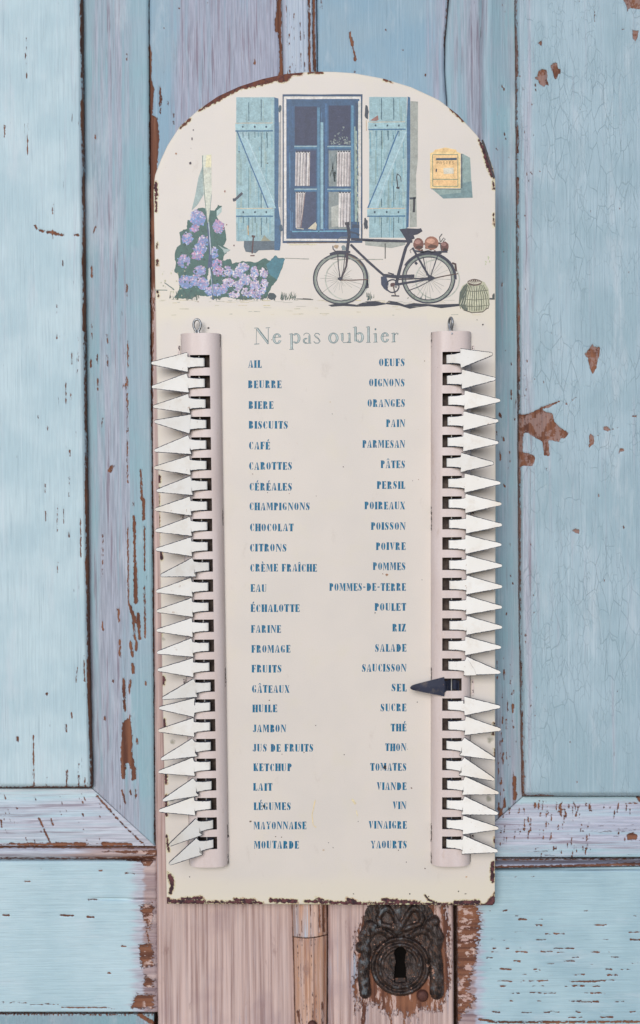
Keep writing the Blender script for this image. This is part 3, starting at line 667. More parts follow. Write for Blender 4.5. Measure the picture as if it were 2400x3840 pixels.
c_ = s.mix(st, c_, lin((130, 128, 108)))
halo = s.ramp(s.math('ADD', R_, s.math('MULTIPLY', s.math('SUBTRACT', nj, 0.5), 1.1)), 0.12, 0.42, 0, 0.85)
c_ = s.mix(halo, c_, s.mix(s.ramp(nf, 0.45, 0.6), lin((212, 204, 166)), lin((186, 150, 112))))
rf = s.math('ADD', R_, s.math('MULTIPLY', s.math('SUBTRACT', nj, 0.5), 1.5))
c_ = s.mix(s.ramp(rf, 0.42, 0.5, 0, .8), c_, lin((104, 96, 84)))
rust = s.mix(s.ramp(nf, 0.4, 0.6), lin((104, 60, 62)), lin((56, 38, 44)))
rust = s.mix(s.math('MULTIPLY', A_, s.ramp(nj, .35, .6)), rust, lin((118, 70, 52)))
c_ = s.mix(s.ramp(rf, 0.49, 0.53), c_, rust)
s.bump(s.math('SUBTRACT', s.math('MULTIPLY', nf, 0.15), s.ramp(rf, 0.47, 0.53)), 0.5, 0.0002)
m_enamel = s.fin(c_, s.mix(s.ramp(rf, 0.47, 0.53), (0.42, 0.42, 0.42), (0.75, 0.75, 0.75)), 0.35)

arcL = [(363.5, 452), (365, 430), (367, 415), (380, 380), (396, 345), (425, 300), (470, 260), (515, 229), (565, 206), (620, 188), (675, 176), (720, 172), (756, 170.5)]
arcR = [(1170, 440), (1169.5, 425), (1165, 400), (1151, 360), (1126, 320), (1081, 272), (1036, 237), (971, 207), (906, 187), (836, 174), (790, 171), (756, 170.5)]
def edge_x(arc, y, xbot, ybot=2133.0):
    a = np.array(arc[::-1]); x = np.interp(y, a[:, 1], a[:, 0])
    t = (y - arc[0][1]) / (ybot - arc[0][1])
    return np.where(y > arc[0][1], arc[0][0] + (xbot - arc[0][0]) * t, x)
ys = np.concatenate([170.6 + 60 * np.linspace(0, 1, 40) ** 2.2, np.arange(233, 2130, 3.0), [2131.5, 2134.5]])
nu = 250
XL = edge_x(arcL, ys, 394.5); XR = edge_x(arcR, ys, 1169)
# lower-right rounded corner
XR = XR - np.where(ys > 2124, 10 * (1 - np.sqrt(np.clip(1 - ((ys - 2124) / 11.5) ** 2, 0, 1))), 0)
U = np.linspace(0, 1, nu)
U = 0.5 - 0.5 * np.cos(U * math.pi) * (0.35) - 0.325 * np.sin((U * 2 - 1) * 0 + 0) if False else (U + 0.10 * np.sin(2 * math.pi * U) * -1 * 0.8)
X = XL[:, None] + (XR - XL)[:, None] * U[None, :]
Y = np.repeat(ys[:, None], nu, 1) + (X - 394) / 776 * 3.5 * smooth01((np.repeat(ys[:, None], nu, 1) - 1900) / 230)
Pb = bpts(X, Y)
# wear fields
arcpts = arcL[1:] + arcR[::-1][1:]
dl = X - XL[:, None]; dr = XR[:, None] - X; db = 2134.5 + (X - 394) / 776 * 3.5 - Y
darc = sd_line(X, Y, arcpts, 0.01)
dedge = np.minimum(np.minimum(dl, dr), np.minimum(db, np.where(Y < 470, darc, 99)))
G2 = np.clip(1 - dedge / 26, 0, 1) * 0.6 + 0.75 * smooth01((Y - 2040) / 60) + 0.55 * np.exp(-((Y - 738) / 14) ** 2) + 0.25 * smooth01((Y - 640) / 60) * smooth01((790 - Y) / 40) + 0.35 * np.exp(-((Y - 760) / 30) ** 2) * (X > 1010) + 0.45 * np.exp(-(((X - 412) / 30) ** 2 + ((Y - 700) / 120) ** 2))
shapes = [('l', [(470, 262), (515, 231), (565, 208), (620, 191), (668, 180)], [2, 16, 8, 20, 14]),
          ('l', [(426, 302), (448, 282)], [3, 7]), ('p', [(653, 176), (690, 178), (684, 188), (668, 196), (656, 194)]), ('l', [(672, 176), (712, 174)], 7), ('l', [(728, 172), (762, 172)], 4),
          ('l', [(1064, 258), (1096, 284)], [3, 9]), ('l', [(1131, 330), (1142, 352), (1152, 385), (1160, 405), (1167, 420)], [2, 7, 10, 10, 6]), ('l', [(905, 189), (925, 194)], 3),
          ('l', [(368, 432), (369, 460)], 7), ('l', [(368, 465), (369, 500)], 4), ('l', [(372, 616), (372, 626)], 5), ('l', [(373, 690), (374, 700)], 4), ('l', [(371, 575), (371, 585)], 3),
          ('l', [(1165, 430), (1167, 446)], 5), ('l', [(1166, 505), (1167, 535)], 2),
          # foot of the board
          ('l', [(396, 2124), (396, 2129), (410, 2130)], 8), ('l', [(396, 2062), (404, 2075), (408, 2095), (402, 2110)], [2, 12, 8, 7]), ('l', [(396, 1990), (398, 2010)], [3, 6]), ('l', [(394, 1975), (395, 1985)], 4),
          ('l', [(415, 2130), (480, 2131)], 9), ('l', [(430, 2123), (475, 2122)], [3, 9]), ('l', [(480, 2131), (620, 2133)], 5), ('l', [(555, 2127), (600, 2128)], 8), ('l', [(640, 2127), (700, 2130)], 9), ('l', [(720, 2130), (860, 2135)], 6),
          ('l', [(748, 2122), (775, 2130)], 4), ('l', [(820, 2125), (840, 2131)], 8), ('l', [(905, 2126), (990, 2134)], 8), ('l', [(860, 2134), (1160, 2137)], 4), ('l', [(1005, 2116), (1012, 2126), (1030, 2132)], 3), ('l', [(1075, 2132), (1130, 2131)], 8),
          ('p', [(1150, 2131), (1162, 2118), (1168, 2108), (1172, 2140), (1145, 2138)]), ('l', [(1164, 2040), (1163, 2080)], [8, 9]), ('l', [(1168, 1980), (1168, 1990)], 4), ('l', [(1167, 1710), (1165, 1735)], 4), ('l', [(1170, 1770), (1170, 1795)], 3),
          ('l', [(376, 1150), (376, 1400)], 1), ('l', [(386, 1600), (386, 1615)], 7), ('l', [(388, 1700), (389, 1720)], 5), ('l', [(391, 1820), (392, 1850)], 6), ('l', [(392, 1880), (393, 1925)], 6), ('l', [(378, 1300), (381, 1320)], 7), ('l', [(378, 1485), (380, 1500)], 6), ('l', [(375, 1125), (377, 1140)], 6)]
Rw = field(X, Y, shapes, 11)
Bw = np.zeros(X.shape)
for (x, y, rad, a) in ((408, 1753, 10, .9), (1158, 1749, 11, .95), (1155, 1888, 12, .9), (404, 1890, 12, .8), (385, 1510, 10, .8), (430, 673, 10, .55), (415, 700, 16, .4), (400, 690, 14, .35), (640, 1840, 20, .2), (1109, 2080, 5, .4), (625, 1610, 14, .3), (430, 2005, 8, .3), (440, 1895, 10, .5), (402, 2090, 22, .5), (1160, 2070, 14, .6), (500, 2120, 20, .45), (1130, 2120, 14, .5), (980, 1590, 22, .18), (398, 1400, 12, .5), (388, 1300, 12, .6)):
    Bw = np.maximum(Bw, a * np.exp(-(((X - x) ** 2 + (Y - y) ** 2) / rad ** 2)))
Aw = ((Y < 300) * 1.0)
C4 = np.stack([Rw, np.clip(G2, 0, 1), Bw, Aw], -1).reshape(-1, 4)
ny = len(ys); idx = np.arange(ny * nu).reshape(ny, nu)
faces = np.stack([idx[:-1, :-1], idx[1:, :-1], idx[1:, 1:], idx[:-1, 1:]], -1).reshape(-1, 4).tolist()
ring = list(idx[0, :]) + list(idx[1:, -1]) + list(idx[-1, -2::-1]) + list(idx[-2:0:-1, 0])
PV = Pb.reshape(-1, 3); N = len(PV)
b1 = PV[ring].copy(); 
cen = PV.mean(0)
# rolled rim: slightly outward then back
out = b1 - cen; out[:, 1] = 0; nrm = np.linalg.norm(out, axis=1, keepdims=True)
b1 = b1 + out / nrm * 0.0006; b1[:, 1] += 0.0007
b2 = b1.copy(); b2[:, 1] += 0.0045
M = len(ring)
for i in range(M):
    j = (i + 1) % M
    faces.append([int(ring[i]), int(ring[j]), N + j, N + i]); faces.append([N + i, N + j, N + M + j, N + M + i])
cr = C4[ring].copy()
mesh_obj('plate', np.vstack([PV, b1, b2]), faces, m_enamel, board, smooth=True, cols=np.vstack([C4, cr, cr]))

# ------------------------------------------------------------------ ink: flat print made of coloured polygons
s = NT('faded_print_ink')
_, _, _, _, ac = s.attr('ink')
a1 = s.noise(s.coord(), 240, 4, 0.7); a2 = s.noise(s.coord(), 900, 3, 0.6)
v = s.math('ADD', s.ramp(a1, 0.25, 0.75, 0.80, 1.22), s.ramp(a2, 0.3, 0.7, -0.10, 0.10))
hs = s.n('ShaderNodeHueSaturation'); s.t.links.new(ac, hs.inputs['Color']); s.set(hs.inputs['Value'], v); hs.inputs['Saturation'].default_value = 0.84
c_ = s.mix(s.ramp(a2, 0.6, 0.8, 0, 0.14), hs.outputs[0], lin((215, 205, 198)))
m_ink = s.fin(c_, 0.45, 0.35)

def bake(o, ang=35):
    dg = bpy.context.evaluated_depsgraph_get(); dg.update()
    me = bpy.data.meshes.new_from_object(o.evaluated_get(dg), preserve_all_data_layers=True, depsgraph=dg)
    old = o.data; nm = old.name; o.modifiers.clear(); o.data = me; bpy.data.meshes.remove(old); me.name = nm
    me.polygons.foreach_set('use_smooth', [True] * len(me.polygons))
    me.set_sharp_from_angle(angle=math.radians(ang))
class Ink:
    """collects flat polygons in F coordinates, each with a colour and a layer"""
    def __init__(s): s.v = []; s.f = []; s.c = []; s.k = 0
    def poly(s, pts, col, layer=None, jit=0.0):
        if layer is None: layer = s.k; s.k += 0.02
        n = len(pts)
        if jit: pts = [(x + rnd.uniform(-jit, jit), y + rnd.uniform(-jit, jit)) for x, y in pts]
        tri = tessellate_polygon([[Vector((x, y, 0)) for x, y in pts]])
        b = len(s.v)
        h = 0.00006 + layer * 0.000012
        s.v += [(x, y, h) for x, y in pts]
        L = lin(col)
        for t in tri:
            s.f.append([b + i for i in t]); s.c.append(L)
    def line(s, pts, w_, col, layer=None, jit=0.3):
        if layer is None: layer = s.k; s.k += 0.02
        pts = [Vector(p) for p in pts]
        # resample for a hand-painted edge
        q = [pts[0]]
        for a, b in zip(pts[:-1], pts[1:]):
            n = max(1, int((b - a).length / 6))
            q += [a.lerp(b, (i + 1) / n) for i in range(n)]
        L_, R_ = [], []
        for i, p in enumerate(q):
            t = (q[min(i + 1, len(q) - 1)] - q[max(i - 1, 0)])
            if t.length < 1e-9: t = Vector((1, 0))
            t.normalize(); nn = Vector((-t.y, t.x))
            ww = (w_ if not isinstance(w_, tuple) else w_[0] + (w_[1] - w_[0]) * i / max(1, len(q) - 1)) / 2
            L_.append(p + nn * (ww + rnd.uniform(-jit, jit) * min(1, ww))); R_.append(p - nn * (ww + rnd.uniform(-jit, jit) * min(1, ww)))
        b = len(s.v); h = 0.00006 + layer * 0.000012
        for a, c in zip(L_, R_): s.v += [(a.x, a.y, h), (c.x, c.y, h)]
        Lc = lin(col)
        for i in range(len(L_) - 1):
            s.f.append([b + 2 * i, b + 2 * i + 1, b + 2 * i + 3, b + 2 * i + 2]); s.c.append(Lc)
    def rect(s, x0, y0, x1, y1, col, layer=None, jit=0.35):
        top = [(x0 + (x1 - x0) * i / 6, y0) for i in range(7)]; rt = [(x1, y0 + (y1 - y0) * i / 8) for i in range(1, 9)]
        bt = [(x1 + (x0 - x1) * i / 6, y1) for i in range(1, 7)]; lf = [(x0, y1 + (y0 - y1) * i / 8) for i in range(1, 8)]
        s.poly(top + rt + bt + lf, col, layer, jit)
    def blob(s, x, y, rx, ry, col, layer=None, n=11, rough=0.25, rot=0.0):
        pts = []
        for i in range(n):
            a = math.tau * i / n; k = 1 + rnd.uniform(-rough, rough)
            px, py = rx * k * math.cos(a), ry * k * math.sin(a)
            pts.append((x + px * math.cos(rot) - py * math.sin(rot), y + px * math.sin(rot) + py * math.cos(rot)))
        s.poly(pts, col, layer)
    def ell(s, x, y, rx, ry, w_, col, layer=None, a0=0, a1=360, jit=0.25, wfun=None):
        n = max(8, int(abs(a1 - a0) / 8)); b = len(s.v)
        if layer is None: layer = s.k; s.k += 0.02
        h = 0.00006 + layer * 0.000012
        for i in range(n + 1):
            a = math.radians(a0 + (a1 - a0) * i / n); ww = (w_ if wfun is None else wfun(a)) / 2; j = rnd.uniform(-jit, jit) * min(1, ww)
            for sg in (1, -1): s.v.append((x + (rx + sg * ww + j) * math.cos(a), y + (ry + sg * ww + j) * math.sin(a), h))
        Lc = lin(col)
        for i in range(n): s.f.append([b + 2 * i, b + 2 * i + 1, b + 2 * i + 3, b + 2 * i + 2]); s.c.append(Lc)
    def build(s, name, parent, label=None, mat=None):
        v = np.array(s.v); P = np.zeros((len(v), 3))
        u, w_ = loc(v[:, 0], v[:, 1], v[:, 2])
        P[:, 0] = u; P[:, 1] = -v[:, 2]; P[:, 2] = w_
        cols = []
        for f_, c in zip(s.f, s.c): cols += [(*c, 1.0)] * len(f_)
        # face the viewer
        fs = []
        for f_ in s.f:
            a, b, c = P[f_[0]], P[f_[1]], P[f_[2]]
            ny_ = (b[2] - a[2]) * (c[0] - a[0]) - (b[0] - a[0]) * (c[2] - a[2])
            fs.append(f_ if ny_ < 0 else f_[::-1])
        o = mesh_obj(name, P, fs, mat or m_ink, parent, cols=cols, cname='ink', corner=True)
        if label: o['label'] = label
        return o
def tr(k, ox, oy): return lambda *p: [(ox + x * k, oy + y * k) for x, y in p]
TA = tr(.22917, 365.4, 189); TB = tr(.25, 642.6, 189); TC = tr(.22917, 365.4, 441); TD = tr(.3125, 711.9, 504); TE = tr(.14583, 976.5, 315)
def pairs(T, a, b): q = T(a, b); return q[0][0], q[0][1], q[1][0], q[1][1]

scene_print = Ink()      # ground strip, weeds, wall stains
g = scene_print
for (a, b) in (((0, 1065), (130, 1068)),): g.line(TC(a, b), 2, (112, 128, 118))
g.line(TC((100, 990), (180, 1045), (200, 1065)), 2.2, (66, 92, 92))
for k in range(90):
    x = rnd.uniform(368, 1165); y = rnd.uniform(709, 716) if rnd.random() < .7 else rnd.uniform(720, 745)
    if 1050 < x < 1165 and y < 740: continue
    g.line([(x, y), (x + rnd.uniform(4, 26), y + rnd.uniform(-.6, .6))], rnd.uniform(.6, 1.6), rnd.choice([(186, 178, 148), (200, 184, 130), (168, 166, 150), (206, 190, 160)]))
for (x0, x1, n) in ((630, 652, 16), (662, 698, 40), (558, 630, 40), (410, 470, 26), (866, 884, 16), (500, 520, 14), (400, 430, 10), (960, 1010, 8)):
    for k in range(n):
        x = rnd.uniform(x0, x1); g.line([(x, rnd.uniform(702, 710)), (x + rnd.uniform(-6, 6), rnd.uniform(688, 706))], (1.8, .5), rnd.choice([(58, 84, 84), (92, 108, 96), (70, 90, 70)]))
g.blob(643, 700, 9, 9, (54, 72, 78))
g.line([(700, 706), (740, 708)], 2.2, (86, 96, 90)); g.line([(674, 610), (730, 612)], 1.4, (124, 128, 116)); g.line([(762, 612), (905, 613)], 1.6, (150, 150, 136))
g.line([(910, 575), (910, 611)], 2.6, (88, 88, 84)); g.line([(715, 706), (735, 707)], 2.6, (60, 60, 62))
g.line([(1156, 706), (1169, 706)], 4, (56, 64, 66)); g.blob(1166, 700, 3, 8, (70, 78, 78))
for k in range(18): g.blob(rnd.uniform(378, 440), rnd.uniform(630, 705), rnd.uniform(.8, 2.5), rnd.uniform(.8, 3), rnd.choice([(158, 158, 128), (190, 186, 150), (176, 178, 140)]))
for k in range(8): g.blob(rnd.uniform(1145, 1160), rnd.uniform(605, 625), 1.2, 2, (178, 184, 140))
tag(g.build('printed_ground', board, 'faded printed strip of ground with weeds'), kind='stuff'); pic = board

# post in front of the hydrangeas
g = Ink()
g.poly(TA((495, 880), (500, 900), (505, 1180), (440, 1290), (380, 1345), (420, 1180), (450, 1010)), (152, 172, 168), 0)
g.poly(TA((490, 775), (585, 765), (587, 1180), (560, 1400), (545, 1500), (530, 1380), (515, 1260), (500, 1100)), (206, 206, 186), 1, .3)
g.poly(TA((535, 775), (583, 770), (583, 900), (520, 900)), (224, 212, 166), 2)
g.line(TA((492, 780), (500, 1000), (520, 1250), (545, 1480)), 1.6, (96, 124, 120), 3)
g.line(TA((585, 1180), (570, 1350), (555, 1450)), 1.3, (130, 150, 148), 3)
post_i = g
# hydrangeas
g = Ink()
leafs = [(52, 98, 90), (44, 84, 80), (62, 110, 98), (36, 74, 74)]
def leafblob(pts, layer):
    P_ = TC(*pts); q = []
    for i in range(len(P_)):
        a, b = P_[i], P_[(i + 1) % len(P_)]
        n = max(1, int(math.dist(a, b) / 4))
        for j in range(n): q.append((a[0] + (b[0] - a[0]) * j / n + rnd.uniform(-1.1, 1.1), a[1] + (b[1] - a[1]) * j / n + rnd.uniform(-1.1, 1.1)))
    g.poly(q, leafs[0], layer)
leafblob([(470, 215), (620, 250), (650, 190), (695, 200), (690, 260), (640, 310), (665, 350), (720, 420), (740, 545), (710, 610), (780, 650), (720, 700), (700, 760), (560, 800), (540, 1000), (560, 1130), (430, 1120), (380, 1160), (200, 1150), (250, 1060), (255, 1030), (240, 900), (200, 880), (215, 790), (205, 700), (230, 620), (270, 600), (260, 500), (250, 470), (330, 430), (340, 345), (380, 350), (400, 260)], 0)
leafblob([(600, 800), (780, 740), (800, 790), (900, 770), (1060, 780), (1130, 735), (1190, 760), (1250, 705), (1270, 735), (1345, 740), (1310, 850), (1280, 930), (1210, 1030), (1150, 1150), (900, 1165), (740, 1140), (600, 1160), (560, 1000)], 0)
g.poly(TC((1190, 770), (1250, 710), (1270, 738), (1345, 740), (1305, 850), (1260, 960), (1180, 900), (1150, 800)), (42, 116, 132), 1, .6)
g.poly(TC((650, 600), (720, 640), (780, 650), (720, 690), (700, 650)), (158, 176, 170), 1, .5)
g.poly(TC((640, 250), (690, 205), (690, 260), (640, 310)), (170, 192, 186), 1, .5)
for k in range(60):
    x, y = rnd.uniform(260, 680), rnd.uniform(420, 1120)
    if k % 2: x, y = rnd.uniform(620, 1150), rnd.uniform(800, 1120)
    x, y = TC((x, y))[0]
    g.blob(x, y, rnd.uniform(2, 6), rnd.uniform(1.5, 4), rnd.choice(leafs + [(88, 128, 116)]), 1.2 + k * .005, 9, .4, rnd.uniform(0, 3))
heads = [(445, 330, 80, 85), (420, 290, 50, 50), (410, 430, 45, 40), (660, 415, 62, 75), (335, 535, 58, 65), (500, 560, 60, 55), (470, 640, 70, 60), (610, 680, 45, 60), (440, 710, 60, 45), (300, 770, 70, 70), (640, 800, 55, 60), (465, 870, 65, 55), (330, 980, 85, 70), (430, 970, 75, 70), (500, 1000, 55, 65), (650, 870, 50, 50), (740, 880, 55, 60), (910, 830, 60, 45), (850, 890, 70, 50), (1030, 890, 45, 70), (1125, 890, 42, 55), (930, 960, 60, 60), (760, 990, 60, 45), (640, 1060, 75, 70), (560, 1080, 40, 45), (860, 1020, 50, 60), (1030, 1010, 50, 60), (1130, 1000, 40, 45), (960, 1090, 70, 50), (820, 1110, 60, 35), (1050, 1110, 60, 45), (700, 1060, 45, 50), (1100, 1060, 45, 50)]
for i, (x, y, rx, ry) in enumerate(heads):
    X0, Y0 = TC((x, y))[0]; k = .22917
    right_ = x > 700
    g.blob(X0, Y0, rx * k * .9, ry * k * .9, rnd.choice([(108, 128, 178), (132, 138, 180), (146, 136, 176)]) if not right_ else rnd.choice([(158, 160, 188), (176, 164, 188), (140, 152, 190)]), 2 + i * .01, 14, .2)
    for j in range(64):
        a = rnd.uniform(0, math.tau); q = math.sqrt(rnd.random()) * 1.08
        fx, fy = math.cos(a) * q, math.sin(a) * q
        pal = [(88, 132, 190), (104, 148, 204), (132, 122, 180), (160, 134, 184), (188, 150, 186), (176, 184, 212)]
        if fy < -.2: pal += [(206, 168, 186), (206, 182, 196), (220, 204, 206), (196, 140, 176)]
        if fy > .3 and not right_: pal += [(72, 120, 182), (80, 130, 190)]
        if right_: pal += [(222, 206, 210), (216, 188, 200), (194, 192, 212), (226, 212, 212)]
        if (i in (2, 3, 8, 10, 15)) and rnd.random() < .5: pal = [(196, 116, 158), (204, 140, 172), (170, 120, 176)]
        g.blob(X0 + fx * rx * k * .92, Y0 + fy * ry * k * .92, rnd.uniform(1.0, 2.7), rnd.uniform(1.0, 2.5), rnd.choice(pal), 3 + (i * 64 + j) * .002, 7, .35)
for k in range(44):
    x, y = rnd.uniform(260, 680), rnd.uniform(480, 1100)
    if k % 2: x, y = rnd.uniform(650, 1150), rnd.uniform(830, 1100)
    x, y = TC((x, y))[0]
    g.blob(x, y, rnd.uniform(2, 4.5), rnd.uniform(1.2, 3), rnd.choice(leafs), 8 + k * .01, 8, .45, rnd.uniform(0, 3))
g.poly(TC((540, 380), (562, 370), (580, 560), (592, 760), (590, 830), (545, 840), (560, 700)), (56, 76, 118), 9)
g.line(TC((555, 360), (570, 560), (580, 700)), 2, (176, 192, 196), 9.5)
g.line(TC((575, 830), (592, 1000), (600, 1165)), 3.4, (62, 92, 124), 9.6); g.line(TC((572, 850), (588, 1000), (598, 1100)), 1.2, (176, 196, 200), 9.8)
g.build('printed_hydrangeas', pic, 'blue and lilac hydrangeas under dark green leaves')
post_i.k = 10
for i, vv in enumerate(post_i.v): post_i.v[i] = (vv[0], vv[1], vv[2] + 0.000012 * 4)
post_i.build('printed_post', pic)

# shutters
def shutter(T, x0, x1, y0, y1, seams, bars, side, shade, brace, braceline, hi):
    g = Ink()
    for q in shade: g.poly(T(*q), (160, 162, 152), 0, .6)
    g.rect(*pairs(T, (x0, y0), (x1, y1)), (142, 178, 184), 1)
    n = 60
    for k in range(n):
        xa = rnd.uniform(x0, x1 - 20); ya = rnd.uniform(y0, y1 - 120)
        p = T((xa, ya), (xa + rnd.uniform(-3, 3), min(y1, ya + rnd.uniform(60, 380))))
        g.line(p, rnd.uniform(1.2, 4.5), rnd.choice([(124, 168, 178), (150, 186, 190), (160, 186, 184), (112, 160, 174), (146, 174, 170), (130, 160, 158)]), 1.2 + k * .01)
    for (sx, segs) in seams:
        for (a, b, c) in segs: g.line(T((sx, a), (sx + rnd.uniform(-3, 3), b)), 1.9 if c < 100 else 1.2, (28 + c // 4, 70 + c // 3, 92 + c // 4), 2)
    for q in side: g.poly(T(*q), (34, 92, 132), 3, .4)
    g.poly(T(*brace), (150, 186, 194), 3.2, .3); g.line(T(*braceline), 3.0, (28, 98, 142), 3.4); g.line(T(*hi), 1.6, (178, 202, 206), 3.6)
    for (bx0, bx1, by0, by1, rust_) in bars:
        g.rect(*pairs(T, (bx0, by0), (bx1, by1)), (148, 186, 192), 4)
        g.line(T((bx0, by0), (bx1, by0 - 2)), 1.8, rust_, 4.2); g.line(T((bx0, by1 + 6), (bx1 + 6, by1 + 4)), 3.2, (30, 102, 140), 4.4)
        for t in (.2, .52, .83):
            p = T((bx0 + (bx1 - bx0) * t, (by0 + by1) / 2))[0]; g.blob(p[0], p[1], 2.2, 2.8, (40, 72, 92), 4.6)
            g.line([(p[0] + .5, p[1] + 12), (p[0] + .6, p[1] + 26)], 1.8, (66, 108, 120), 4.6)
    return g
g = shutter(TA, 840, 1235, 178, 1662, [(970, [(230, 420, 60), (540, 640, 70), (900, 1320, 140), (1420, 1530, 60), (1560, 1600, 60)]), (1098, [(200, 420, 40), (545, 900, 60), (1160, 1320, 70), (1425, 1600, 50)]), (1160, [(545, 700, 90)])],
            [(832, 1215, 445, 520, (186, 168, 140)), (838, 1215, 1325, 1400, (202, 180, 140))],
            [[(1232, 180), (1275, 190), (1282, 500), (1275, 1300), (1300, 1480), (1300, 1700), (1290, 1755), (1235, 1755)]],
            [], [(860, 530), (940, 535), (1250, 1320), (1170, 1325)], [(850, 530), (1000, 900), (1100, 1140), (1170, 1325)], [(920, 540), (1090, 920), (1235, 1280)])
g.poly(TC((920, 560), (1235, 560), (1240, 540), (1300, 540), (1290, 650), (1070, 655), (1040, 685), (940, 670), (920, 620)), (84, 100, 112), 2.5, .6)
g.line(TC((960, 400), (965, 500)), 2.4, (204, 160, 90), 5); g.line(TC((1000, 510), (1035, 515)), 5, (80, 50, 52), 5); g.line(TC((1018, 510), (1010, 600), (1005, 690)), 3.2, (86, 48, 50), 5.2); g.line(TC((985, 712), (1030, 710)), 2.6, (100, 52, 50), 5.2)
g.poly(TC((1095, 560), (1130, 500), (1160, 530), (1200, 560)), (150, 148, 122), 5, .5)
g.line(TA((820, 1240), (850, 1215), (905, 1165)), 6.0, (64, 68, 82), 5.4); g.blob(*TA((822, 1235))[0], 4.5, 4, (58, 60, 76), 5.5)
g.build('printed_shutter', pic, 'pale blue plank shutter left of the printed window')
g = shutter(TB, 918, 1275, 160, 1490, [(1035, [(170, 375, 50), (480, 620, 60), (620, 1000, 150), (1120, 1200, 60), (1300, 1490, 90)]), (1150, [(170, 375, 50), (520, 560, 70), (840, 950, 130), (1000, 1200, 70), (1300, 1490, 60)]), (1100, [(480, 570, 90)])],
            [(910, 1258, 398, 462, (190, 176, 150)), (900, 1255, 1215, 1282, (204, 176, 140))],
            [[(1282, 155), (1306, 165), (1308, 700), (1300, 1060), (1290, 1390), (1268, 1400), (1275, 800), (1272, 400)]],
            [[(1306, 200), (1380, 205), (1380, 760), (1360, 900), (1370, 1390), (1300, 1395)], [(880, 1520), (1250, 1510), (1260, 1560), (1130, 1590), (880, 1560)]],
            [(1200, 480), (1275, 480), (1000, 1210), (905, 1215)], [(1195, 480), (1130, 640), (1050, 860), (905, 1210)], [(1268, 490), (1150, 780), (1060, 980), (985, 1205)])
g.line(TB((1185, 885), (1178, 920), (1188, 1015)), 2.4, (52, 48, 56), 6); g.line(TB((1190, 888), (1215, 915), (1222, 960)), 2, (70, 78, 88), 6); g.blob(*TB((1190, 1018))[0], 4.2, 3, (50, 48, 56), 6.1)
g.line(TB((1300, 1120), (1360, 1115)), 5, (58, 66, 78), 6); g.line(TB((1345, 1110), (1340, 1250)), 5, (50, 50, 58), 6)
g.poly(TB((925, 385), (1000, 335), (1005, 375), (985, 388)), (150, 92, 78), 6.2, .7)
for (x, y, h_) in ((895, 300, 16), (885, 1360, 13)): p = TB((x, y))[0]; g.blob(p[0], p[1], 5, h_ , (52, 60, 74), 6.3, 12, .3)
g.line(TB((890, 380), (893, 480)), 1.6, (190, 160, 120), 6.3)
g.build('printed_shutter', pic, 'pale blue plank shutter right of the printed window')

# window
g = Ink()
for (w0, c, l) in (((100, 135, 855, 1540), (36, 68, 104), 0), ((112, 155, 840, 1520), (214, 208, 200), 1), ((120, 168, 830, 1510), (222, 212, 204), 1.5), ((136, 180, 825, 1500), (28, 78, 118), 2)):
    g.rect(*pairs(TB, (w0[0], w0[1]), (w0[2], w0[3])), c, l, .4)
for k in range(40):
    xa = rnd.choice([rnd.uniform(140, 200), rnd.uniform(430, 520), rnd.uniform(740, 820)]); ya = rnd.uniform(190, 1300)
    g.line(TB((xa, ya), (xa + rnd.uniform(-4, 4), ya + rnd.uniform(60, 200))), rnd.uniform(1, 3.5), rnd.choice([(30, 84, 132), (44, 104, 150), (26, 72, 116), (50, 112, 154)]), 2.1 + k * .01)
g.rect(*pairs(TB, (215, 250), (425, 615)), (42, 50, 84), 3); g.rect(*pairs(TB, (535, 240), (740, 615)), (42, 50, 84), 3)
g.rect(*pairs(TB, (225, 665), (415, 1005)), (50, 60, 96), 3); g.rect(*pairs(TB, (535, 665), (745, 1005)), (128, 138, 138), 3)
g.rect(*pairs(TB, (225, 1058), (415, 1405)), (54, 66, 98), 3); g.rect(*pairs(TB, (535, 1058), (745, 1410)), (132, 140, 138), 3)
for k in range(70):
    xa = rnd.uniform(555, 745); ya = 610 - abs(rnd.gauss(0, 1)) * 60 * math.sin(math.pi * (xa - 535) / 220)
    p = TB((xa, ya))[0]; g.blob(p[0], p[1], rnd.uniform(1, 2.5), rnd.uniform(1, 2.5), rnd.choice([(92, 108, 112), (120, 132, 130), (72, 86, 96), (148, 156, 148)]), 3.2 + k * .01, 6, .4)
for (xs, ya, yb, lean) in (((235, 260, 288, 315, 345), 680, 1000, 10), ((235, 258, 282, 305), 1060, 1395, -40), ((630, 655, 680, 705, 730), 675, 1005, 8), ((645, 672, 700, 728), 1062, 1390, 8)):
    wq = (xs[1] - xs[0]) * 1.05
    for i, x in enumerate(xs):
        ln = lean if lean > 0 else lean * (i / 3.0)
        g.poly(TB((x - wq / 2, ya), (x + wq / 2, ya), (x + wq / 2 - abs(ln) * (1 if lean < 0 else .5), yb), (x - wq / 2 - abs(ln) * .5, yb)), rnd.choice([(212, 202, 196), (222, 212, 204), (200, 190, 186)]), 4 + i * .01, .3)
        g.line(TB((x + wq / 2 - 4, ya + 10), (x + wq / 2 - 4 - abs(ln), yb)), 1.5, rnd.choice([(92, 80, 92), (128, 96, 92), (110, 100, 108)]), 4.2)
        if rnd.random() < .7: g.line(TB((x, ya + 20), (x - abs(ln), yb - 20)), 1.2, (160, 140, 138), 4.3)
    for x in xs: p = TB((x, ya))[0]; g.blob(p[0], p[1], 2.2, 2, (46, 52, 66), 4.4)
for k in range(12): g.line(TB((rnd.uniform(545, 620), rnd.uniform(680, 900)), (rnd.uniform(545, 620), rnd.uniform(900, 1000))), 3, rnd.choice([(110, 124, 126), (140, 150, 146)]), 3.5)
